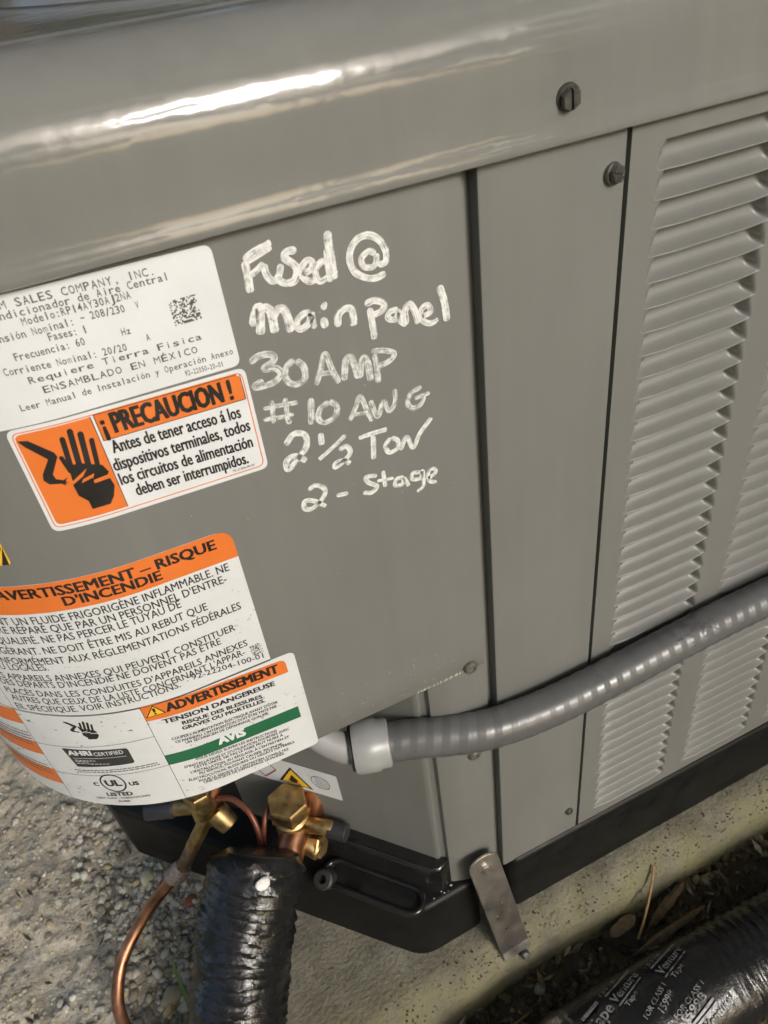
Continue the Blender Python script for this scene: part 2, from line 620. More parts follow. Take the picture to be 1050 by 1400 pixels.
# ---- corner post and recessed valve wall behind the control panel
WE = W0 + WD * 0.19
def wall_pt(a, z, o=0.0):
    p = W0 + WD * a + WN * o
    return Vector((p.x, p.y, z))
pl = [(-0.001, 0.0022), (-0.022, 0.0022), (-0.030, 0.0040), (-0.0385, 0.0070), (-0.0400, 0.0078), (-0.0408, 0.0120), (-0.0440, 0.0140), (-0.0462, 0.0122), (W0.x - .0006, W0.y + .0006)]
pl += [(W0.x + WD.x * t, W0.y + WD.y * t) for t in (0.004, 0.05, 0.1, 0.19)]
verts, faces = [], []
zs = [ZB - 0.002, 0.2, ZP + 0.10, ZC]
for x, y in pl:
    for z in zs:
        verts.append((x, y, z))
for i in range(len(pl) - 1):
    for k in range(len(zs) - 1):
        a = i * len(zs) + k
        faces.append((a, a + 1, a + len(zs) + 1, a + len(zs)))
post = mesh_obj('corner_post', verts, faces, M['paint'], unit)
# black compartment behind the valves
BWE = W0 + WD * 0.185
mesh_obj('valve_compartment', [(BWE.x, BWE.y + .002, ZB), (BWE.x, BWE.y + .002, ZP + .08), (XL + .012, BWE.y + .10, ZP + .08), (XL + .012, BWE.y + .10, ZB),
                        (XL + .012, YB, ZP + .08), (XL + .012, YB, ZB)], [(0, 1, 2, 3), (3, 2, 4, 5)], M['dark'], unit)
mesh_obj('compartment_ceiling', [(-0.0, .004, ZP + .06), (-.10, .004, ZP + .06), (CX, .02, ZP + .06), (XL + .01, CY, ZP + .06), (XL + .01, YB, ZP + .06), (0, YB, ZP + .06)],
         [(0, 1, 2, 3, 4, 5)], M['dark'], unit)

# ---- dark joints behind the sheet metal
mesh_obj('joint_liner', [(-.006, .0075, ZB), (.012, .0075, ZB), (.012, .0075, ZC + .02), (-.006, .0075, ZC + .02)], [(0, 1, 2, 3)], M['louver'], unit)
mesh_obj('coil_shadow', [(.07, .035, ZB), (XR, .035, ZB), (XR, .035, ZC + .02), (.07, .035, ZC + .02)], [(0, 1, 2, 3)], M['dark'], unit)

# ---- plain filler panel between the two joints, with rolled edges
def flat_panel(name, x0, x1, z0, z1, y, mat, edge=0.0016, depth=0.012):
    prof = [(x0 + 0.0002, y + depth), (x0, y + edge), (x0 + edge * .3, y + edge * .3), (x0 + edge, y), (x1 - edge, y), (x1 - edge * .3, y + edge * .3), (x1, y + edge), (x1 - 0.0002, y + depth)]
    verts = [(x, yy, z) for x, yy in prof for z in (z0, z1)]
    faces = [(2 * i, 2 * i + 2, 2 * i + 3, 2 * i + 1) for i in range(len(prof) - 1)]
    return mesh_obj(name, verts, faces, mat, unit)
filler = flat_panel('filler_panel', 0.0048, 0.0782, ZB - .002, ZC + .012, 0.0, M['paint'])

# ---- louvered panel: sheet with three pressed columns
LP = 0.01308
LZ = 0.6262
NL = 41
LW = 0.0755
LX = [0.0945, 0.1890, 0.2835]
xs = [0.0800, LX[0], LX[0] + LW, LX[1], LX[1] + LW, LX[2], LX[2] + LW, XR]
zs = [ZB - .002, LZ - NL * LP, LZ, ZC + .012]
verts = [(x, 0.0, z) for x in xs for z in zs]
faces = []
for i in range(7):
    for k in range(3):
        if k == 1 and i in (1, 3, 5):
            continue
        a = i * 4 + k
        faces.append((a, a + 4, a + 5, a + 1))
n0 = len(verts)
verts += [(0.0803, 0.012, zs[0]), (0.0803, 0.012, zs[-1])]
faces.append((n0, 0, 3, n0 + 1))
lpan = mesh_obj('louver_panel', verts, faces, M['louver'], unit, smooth=False)

def louver_mesh():
    nx, nz = 26, 9
    def sm(t):
        t = max(0.0, min(1.0, t))
        return t * t * (3 - 2 * t)
    us = []
    for i in range(nx + 1):
        t = i / nx
        us.append(t)
    us = [0.5 - 0.5 * math.cos(PI * t) for t in us]
    vs = [0, .15, .33, .50, .63, .74, .83, .90, .96, 1.0]
    verts, faces = [], []
    for u in us:
        x = u * LW
        for v in vs:
            e = min(x, LW - x)
            start = 0.0058 * (1 - v) ** 1.5
            k = sm((e - start) / 0.0030)
            d = 0.0078 * (1 - v ** 4.0)                 # upper part pressed in
            kk = sm((e - .003) / 0.014)
            lip = -0.0010 * sm((v - .70) / .28) * kk      # lower lip stands proud
            y = d * k + lip
            verts.append((x, y, -v * LP))
    # lip thickness, tucked under
    m = len(vs)
    for u in us:
        x = u * LW
        e = min(x, LW - x)
        kk = sm((e - .003) / 0.014)
        verts.append((x, -0.0004 * kk + .0006, -LP - 0.0004 * kk))
    nb = (nx + 1) * m
    for i in range(nx):
        for k in range(m - 1):
            a = i * m + k
            faces.append((a, a + 1, a + m + 1, a + m))
        faces.append((i * m + m - 1, nb + i, nb + i + 1, (i + 1) * m + m - 1))
    me = bpy.data.meshes.new('louver')
    me.from_pydata(verts, [], faces)
    me.materials.append(M['louver'])
    me.polygons.foreach_set('use_smooth', [True] * len(me.polygons))
    me.update()
    return me
lm = louver_mesh()
for cx in LX:
    for k in range(NL):
        o = bpy.data.objects.new('louver', lm)
        COL.objects.link(o)
        o.location = (cx, 0, LZ - k * LP)
        o.parent = lpan

# ---- top cover: skirt, big rounded shoulder, crown, inner rim
def cover_profile():
    p = [(ZC + .010, -.006), (ZC + .0012, -.004), (ZC - .0004, -.001), (ZC - .0006, .0035), (ZC + .0008, .0060), (ZC + .003, .0064), (ZC + .0055, .0052), (ZC + .010, .0046), (ZC + .020, .0042), (ZC + .031, .0040)]
    # shoulder
    n = 20
    for k in range(1, n + 1):
        t = (PI / 2) * k / n
        p.append((ZC + .031 + 0.0315 * math.sin(t), .0040 - 0.036 * (1 - math.cos(t))))
    p += [(ZC + .0627, -.0335), (ZC + .0633, -.0350), (ZC + .0634, -.0365), (ZC + .0628, -.0380), (ZC + .0612, -.0392), (ZC + .0600, -.0410), (ZC + .0596, -.0435), (ZC + .0596, -.0470)]
    return p
def cover_plan(s, o):
    "like plan() but the inner rows keep a rounded corner of their own"
    if o >= -0.09:
        rr = RR + o
        if s >= CX:
            return (s, -o)
        th = min((CX - s) / RR, PI / 2)
        if (CX - s) / RR <= PI / 2:
            return (CX - rr * math.sin(th), CY - rr * math.cos(th))
        return (CX - rr, CY + (CX - RR * PI / 2 - s))
    return plan(s, o)
cp = cover_profile()
sl = [XR, 0.3, 0.1, 0.0, -.08, -.12, -.15] + s_range(S_END, CX)
verts, faces = [], []
for s in sl:
    for z, o in cp:
        x, y = cover_plan(s, o)
        verts.append((x, y, z))
m = len(cp)
for i in range(len(sl) - 1):
    for k in range(m - 1):
        a = i * m + k
        faces.append((a, a + 1, a + m + 1, a + m))
cover = mesh_obj('top_cover', verts, faces, M['cap'], unit)
# flat deck inside the rim, round fan opening with raised ring and wire guard
ZT = ZC + .0596
FC = Vector((0.09, 0.36))
FR = 0.235
bm = bmesh.new()
outer = []
for s in sl:
    outer.append(cover_plan(s, -.0465))
outer += [(XL + .0465, YB + .3), (XR, YB + .3)]
vo = [bm.verts.new((x, y, ZT + .0002)) for x, y in outer]
bm.faces.new(vo)
bm_obj('top_deck', bm, M['cap'], cover, smooth=False)
def ring(name, r, z, tr, mat, parent, seg=96, tseg=8):
    verts, faces = [], []
    for i in range(seg):
        a = 2 * PI * i / seg
        for k in range(tseg):
            b = 2 * PI * k / tseg
            rr = r + tr * math.cos(b)
            verts.append((FC.x + rr * math.cos(a), FC.y + rr * math.sin(a), z + tr * math.sin(b)))
    for i in range(seg):
        i2 = (i + 1) % seg
        for k in range(tseg):
            k2 = (k + 1) % tseg
            faces.append((i * tseg + k, i2 * tseg + k, i2 * tseg + k2, i * tseg + k2))
    return mesh_obj(name, verts, faces, mat, parent)
ring('fan_rim', FR, ZT + .001, .005, M['cap'], cover)
guard = ring('fan_guard', FR - .02, ZT + .006, .0022, M['dark'], unit)
for r in (0.19, 0.165, 0.14, 0.115, 0.09, 0.065):
    ring('guard_ring', r, ZT + .007, .0018, M['dark'], guard, 64, 6)

# ---- screws
def half_hex(bm, r, h0, h1, side, gap, rot):
    pts = [(r * math.cos(PI / 6 + k * PI / 3), r * math.sin(PI / 6 + k * PI / 3)) for k in range(6)]
    out = []
    for i in range(6):
        a, b = pts[i], pts[(i + 1) % 6]
        fa, fb = side * a[0] - gap, side * b[0] - gap
        if fa >= 0:
            out.append(a)
        if fa * fb < 0:
            t = fa / (fa - fb)
            out.append((a[0] + (b[0] - a[0]) * t, a[1] + (b[1] - a[1]) * t))
    lo = [bm.verts.new((x, y, h0)) for x, y in out]
    sc = 0.93
    mid = [bm.verts.new((x, y, h1 - .0005)) for x, y in out]
    hi = [bm.verts.new((x * sc, y * sc, h1)) for x, y in out]
    n = len(out)
    bm.faces.new(lo[::-1])
    bm.faces.new(hi)
    for i in range(n):
        j = (i + 1) % n
        bm.faces.new((lo[i], lo[j], mid[j], mid[i]))
        bm.faces.new((mid[i], mid[j], hi[j], hi[i]))

def hex_screw(pos, nrm, parent, rot, tilt=(0, 0), scale=1.0, mat='screw'):
    bm = bmesh.new()
    half_hex(bm, .0046, .0, .0042, 1, .00055, 0)
    half_hex(bm, .0046, .0, .0042, -1, .00055, 0)
    # washer flange and slot floor
    for r, a, b in ((.0059, -.0008, .0009), (.0040, .0, .0028)):
        c = [bm.verts.new((r * math.cos(2 * PI * k / 20), r * math.sin(2 * PI * k / 20), a)) for k in range(20)]
        d = [bm.verts.new((r * .95 * math.cos(2 * PI * k / 20), r * .95 * math.sin(2 * PI * k / 20), b)) for k in range(20)]
        bm.faces.new(c[::-1])
        bm.faces.new(d)
        for k in range(20):
            bm.faces.new((c[k], c[(k + 1) % 20], d[(k + 1) % 20], d[k]))
    n = Vector(nrm).normalized()
    q = n.to_track_quat('Z', 'Y').to_matrix().to_4x4()
    Mx = Matrix.Translation(Vector(pos)) @ q @ Matrix.Rotation(R_(tilt[0]), 4, 'X') @ Matrix.Rotation(R_(tilt[1]), 4, 'Y') @ Matrix.Rotation(R_(rot), 4, 'Z') @ Matrix.Scale(scale, 4)
    bm.transform(Mx)
    return bm_obj('screw', bm, M[mat], parent)

hex_screw((0.0436, -.0046, 0.6529), (0, -1, 0), cover, 8, (8, -6), .92)
hex_screw((0.0712, -.0006, 0.6180), (0, -1, 0), filler, 75, (-5, 8), .84)

def pan_screw(pos, parent, r=.0046, mat='screw_paint'):
    o = lathe('screw', [(r * 1.05, -.0005), (r, .0012), (r * .82, .0022), (r * .55, .0024), (r * .42, .0012), (r * .1, .0010)], pos, (0, -1, 0), M[mat], parent, 20)
    bm = box_bm(pos[0] - r * .45, pos[0] + r * .45, pos[1] - .0021, pos[1] - .0012, pos[2] - .0005, pos[2] + .0005)
    bm_obj('screw_slot', bm, M['dark'], o) if o.parent.parent is None or o.parent.type == 'EMPTY' else bm.free()
    return o
pan_screw((-0.0133, -.0006, 0.3455), ctrl)
pan_screw((-0.0139, .0016, 0.2500), post)
pan_screw((0.0687, -.0004, 0.1108), filler, .0034, 'screw')

# ---- base pan: black moulded plastic with a valve ledge and a nose at the corner
O0 = Vector((-0.0823, -0.003))
O1 = Vector((-0.2887, 0.218))
raw = [(XR, -.003), (0.0115, -.003), (0.006, 0.016), (-0.014, 0.016), (-0.020, -.0015), (O0.x + .004, O0.y), (O1.x, O1.y), (-0.303, 0.262), (-0.303, YB + .2), (XR, YB + .2)]
poly = round_poly(raw, [0, .012, .006, .006, .010, .034, .02, .03, 0, 0], 6)
base = bm_obj('base_pan', prism_bm(poly, 0.0002, ZB, .005, 3), M['plastic'], unit)
# tall curb along the recessed wall
c0 = [wall_pt(a, 0, o).to_2d() for a, o in ((-.004, .008), (.004, .012), (.115, .012), (.119, -.004), (-.008, -.004))]
cb = bm_obj('curb', prism_bm([tuple(c) for c in c0], ZB - .001, .1165, .0035, 3), M['wet_plastic'], base)
# oval drain trough with a rounded wet rim
tc_ = wall_pt(.052, ZB, .0245)
def stadium(hl, r, n=10):
    pts = []
    for sgn in (1, -1):
        for k in range(n + 1):
            a = -PI / 2 + PI * k / n
            lx, ly = sgn * (hl + r * math.cos(a)), sgn * r * math.sin(a)
            pts.append((lx, ly))
    return pts
def wl(lx, ly, z):
    p = Vector((tc_.x, tc_.y)) + WD * lx + WN * ly
    return Vector((p.x, p.y, z))
st = stadium(.034, .0105)
path = [wl(a, b, ZB + .0022) for a, b in st]
v, f = tube_geo(path + [path[0]], .0027, 10, False)
rim = mesh_obj('trough_rim', v, f, M['wet_plastic'], base)
mesh_obj('trough_floor', [wl(a, b, ZB + .0006) for a, b in st], [tuple(range(len(st)))], M['wet_plastic'], base, smooth=False)
# drain plug with a hole
dp = wall_pt(.092, ZB, .031)
plug = lathe('drain_plug', [(.0085, -.002), (.0085, .010), (.0070, .0115), (.0036, .0116), (.0030, .004), (.001, .0038)], (dp.x, dp.y, ZB), (WN.x * .5, WN.y * .5, .85), M['rubber'], base, 20)
# wet grit lying on the nose
gv, gf = [], []
rg = random.Random(3)
for k in range(26):
    gx, gy = rg.uniform(-.062, -.022), rg.uniform(.002, .014)
    r = rg.choice((.0006, .0009, .0016))
    n0 = len(gv)
    for dx, dy, dz in ((1, 0, 0), (-1, .2, 0), (0, 1, .1), (.1, -1, 0), (0, 0, 1), (0, 0, -.5)):
        gv.append((gx + dx * r, gy + dy * r * .8, ZB + r * .4 + dz * r * .7))
    for a, b in ((0, 2), (2, 1), (1, 3), (3, 0)):
        gf += [(n0 + a, n0 + b, n0 + 4), (n0 + b, n0 + a, n0 + 5)]
gt = mesh_obj('wet_grit', gv, gf, simple('pale_grit', (.40, .38, .33), .3, var=.3), base)
gt['kind'] = 'stuff'
RATING = [
    ('M SALES COMPANY, INC.', -0.17836,0.62927, -0.12570,0.62736, 0.0029, 0),
    ('ndicionador de Aire Central', -0.17976,0.62584, -0.12179,0.62433, 0.0028, 0),
    ('Modelo:RP14AY30AJ2NA', -0.17380,0.62226, -0.13637,0.62155, 0.0028, 0),
    ('nsión Nominal:', -0.18283,0.61835, -0.15747,0.61784, 0.0028, 0),
    ('~ 208/230', -0.15541,0.61841, -0.13982,0.61736, 0.0028, 0),
    ('V', -0.13614,0.61748, -0.13474,0.61737, 0.0026, 0),
    ('Fases: 1', -0.16775,0.61478, -0.15442,0.61387, 0.0028, 0),
    ('Frecuencia: 60', -0.18070,0.61090, -0.15656,0.60991, 0.0028, 0),
    ('Hz', -0.14388,0.60936, -0.14034,0.60920, 0.0026, 0),
    ('Corriente Nominal: 20/20', -0.18609,0.60646, -0.14356,0.60345, 0.0028, 0),
    ('A', -0.13621,0.60486, -0.13456,0.60476, 0.0026, 0),
    ('Requiere Tierra Fisica', -0.17970,0.60147, -0.11627,0.59935, 0.0026, 0),
    ('ENSAMBLADO EN MÉXICO', -0.17644,0.59668, -0.11910,0.59471, 0.0027, 0),
    ('Leer Manual de Instalación y Operación Anexo', -0.18617,0.59206, -0.10626,0.59000, 0.0026, 0),
    ('92-22050-20-01', -0.12651,0.58694, -0.11122,0.58621, 0.0022, 0),
]
CAUTION = [
    ('Antes de tener acceso á los', -0.16161,0.56487, -0.10992,0.56226, 0.0056, 1),
    ('dispositivos terminales, todos', -0.16370,0.55702, -0.10756,0.55517, 0.0056, 1),
    ('los circuitos de alimentación', -0.16335,0.55002, -0.10825,0.54717, 0.0056, 1),
    ('deben ser interrumpidos.', -0.15915,0.54281, -0.11192,0.54012, 0.0056, 1),
]
CAUTION_T = [
    ('¡ PRECAUCION !', -0.16185,0.57337, -0.11107,0.57146, 0.0086, 1),
]
CAUTION_S = [
    ('92-21004-48-00', -0.11929,0.53824, -0.10981,0.53787, 0.0011, 0),
]
FIRE_T = [
    ('AVERTISSEMENT – RISQUE', -0.23204,0.50516, -0.13610,0.50249, 0.0054, 1),
    ("D'INCENDIE", -0.20465,0.49785, -0.16240,0.49719, 0.0052, 1),
]
FIRE = [
    ('T UN FLUIDE FRIGORIGÈNE INFLAMMABLE. NE', -0.23861,0.48922, -0.13352,0.48795, 0.0046, 0),
    ("RE RÉPARÉ QUE PAR UN PERSONNEL D'ENTRE-", -0.24128,0.48363, -0.13625,0.48186, 0.0046, 0),
    ('QUALIFIÉ. NE PAS PERCER LE TUYAU DE', -0.24473,0.47650, -0.15929,0.47756, 0.0046, 0),
    ('IGÉRANT. NE DOIT ÊTRE MIS AU REBUT QUE', -0.24832,0.46925, -0.14860,0.47012, 0.0046, 0),
    ('NFORMÉMENT AUX RÉGLEMENTATIONS FÉDÉRALES', -0.25192,0.46211, -0.13379,0.46272, 0.0046, 0),
    ('U LOCALES.', -0.25448,0.45713, -0.22753,0.45813, 0.0044, 0),
    ('ES APPAREILS ANNEXES QUI PEUVENT CONSTITUER', -0.25817,0.45009, -0.13966,0.45084, 0.0044, 0),
    ("DES DÉPARTS D'INCENDIE NE DOIVENT PAS ÊTRE", -0.25900,0.44499, -0.14820,0.44572, 0.0044, 0),
    ("PLACÉS DANS LES CONDUITES D'APPAREILS ANNEXES", -0.25963,0.43842, -0.13642,0.43771, 0.0044, 0),
    ("AUTRES QUE CEUX DE LA LISTE CONCERNANT L'APPAR-", -0.25883,0.43261, -0.13902,0.43227, 0.0044, 0),
    ('EIL SPÉCIFIQUE. VOIR INSTRUCTIONS.', -0.25962,0.42546, -0.17357,0.42858, 0.0044, 0),
    ('. 92-22204-100-01', -0.16992,0.43044, -0.13078,0.42498, 0.0036, 0),
]
CERT_T = [
    ('ADVERTISSEMENT', -0.18410,0.41503, -0.12576,0.41068, 0.0062, 1),
    ('TENSION DANGEREUSE', -0.18822,0.40695, -0.12971,0.40238, 0.0034, 1),
    ('RISQUE DES BLESSURES', -0.18002,0.40192, -0.13806,0.39718, 0.0027, 1),
    ('GRAVES OU MORTELLES.', -0.18111,0.39805, -0.13727,0.39323, 0.0027, 1),
]
CERT = [
    ("COUPEZ L'ALIMENTATION ÉLECTRIQUE AVANT D'ÔTER", -0.18827,0.39273, -0.13108,0.38809, 0.0020, 0),
    ("CE PANNEAU. L'INTERVENTION DOIT ÊTRE FAITE PAR", -0.18716,0.38955, -0.13218,0.38531, 0.0020, 0),
    ('UN TECHNICIEN DE DÉPANNAGE QUALIFIÉ.', -0.18261,0.38665, -0.13732,0.38259, 0.0020, 0),
    ('VOUS DEVEZ SUIVRE LES INSTRUCTIONS', -0.18171,0.37098, -0.13630,0.36604, 0.0020, 0),
    ("D'INSTALLATION ET D'UTILISATION FOURNIES AVEC", -0.18842,0.36732, -0.12962,0.36299, 0.0020, 0),
    ('CETTE UNITÉ. NE PAS LE FAIRE PEUT NUIRE À', -0.18413,0.36448, -0.13387,0.36024, 0.0020, 0),
    ("L'INSTALLATION, AU RÉGLAGE, À L'ENTRETIEN ET", -0.18670,0.36140, -0.13095,0.35651, 0.0020, 0),
    ('AU SERVICE, POUVANT CAUSER: INCENDIE,', -0.18312,0.35852, -0.13539,0.35299, 0.0020, 0),
    ('ÉLECTROCUTION, BLESSURES OU DÉGÂTS MATÉRIELS', -0.18935,0.35517, -0.12904,0.35011, 0.0020, 0),
    ("POUR LE SERVICE ET L'ENTRETIEN CONSULTEZ", -0.18464,0.35171, -0.13325,0.34633, 0.0020, 0),
    ('UNE SOCIÉTÉ DE DÉPANNAGE QUALIFIÉE.', -0.18263,0.34929, -0.13616,0.34417, 0.0020, 0),
]
AVIS = [
    ('AVIS', -0.16715,0.37588, -0.15280,0.37442, 0.0060, 1),
]
PIC = {
    'wire': [(-0.19207,0.58084),(-0.18852,0.58009),(-0.18162,0.57269),(-0.18121,0.57060),(-0.18548,0.56365),(-0.18513,0.56137),(-0.18196,0.55955),(-0.18238,0.55840),(-0.18814,0.55977),(-0.18961,0.56201),(-0.18888,0.56470),(-0.18470,0.57051),(-0.19057,0.57806)],
    'fray1': [(-0.18274,0.56020),(-0.18070,0.56078),(-0.18267,0.55927)],
    'fray2': [(-0.18294,0.55962),(-0.18121,0.55825),(-0.18310,0.55865)],
    'fray3': [(-0.18311,0.55917),(-0.18217,0.55729),(-0.18381,0.55837)],
    'palm': [(-0.17913,0.56568),(-0.17480,0.56538),(-0.16736,0.56172),(-0.16602,0.55797),(-0.16685,0.55675),(-0.17263,0.55637),(-0.17133,0.55922),(-0.17660,0.55801),(-0.17300,0.56242),(-0.17979,0.55853)],
    'wrist': [(-0.18027,0.55689),(-0.17475,0.55977),(-0.17712,0.55652),(-0.17242,0.55758),(-0.17265,0.55481),(-0.16652,0.55492),(-0.16598,0.55113),(-0.16774,0.54651),(-0.17006,0.54342),(-0.17725,0.54361),(-0.17740,0.54775),(-0.18006,0.55142)],
}
FINGERS = [((-0.17701,0.57718),(-0.17843,0.56316),0.00102),((-0.17343,0.57949),(-0.17520,0.56426),0.00111),((-0.17031,0.57718),(-0.17217,0.56274),0.00111),((-0.16745,0.57333),(-0.16920,0.56030),0.00094),((-0.18005,0.56972),(-0.17909,0.56301),0.00085)]
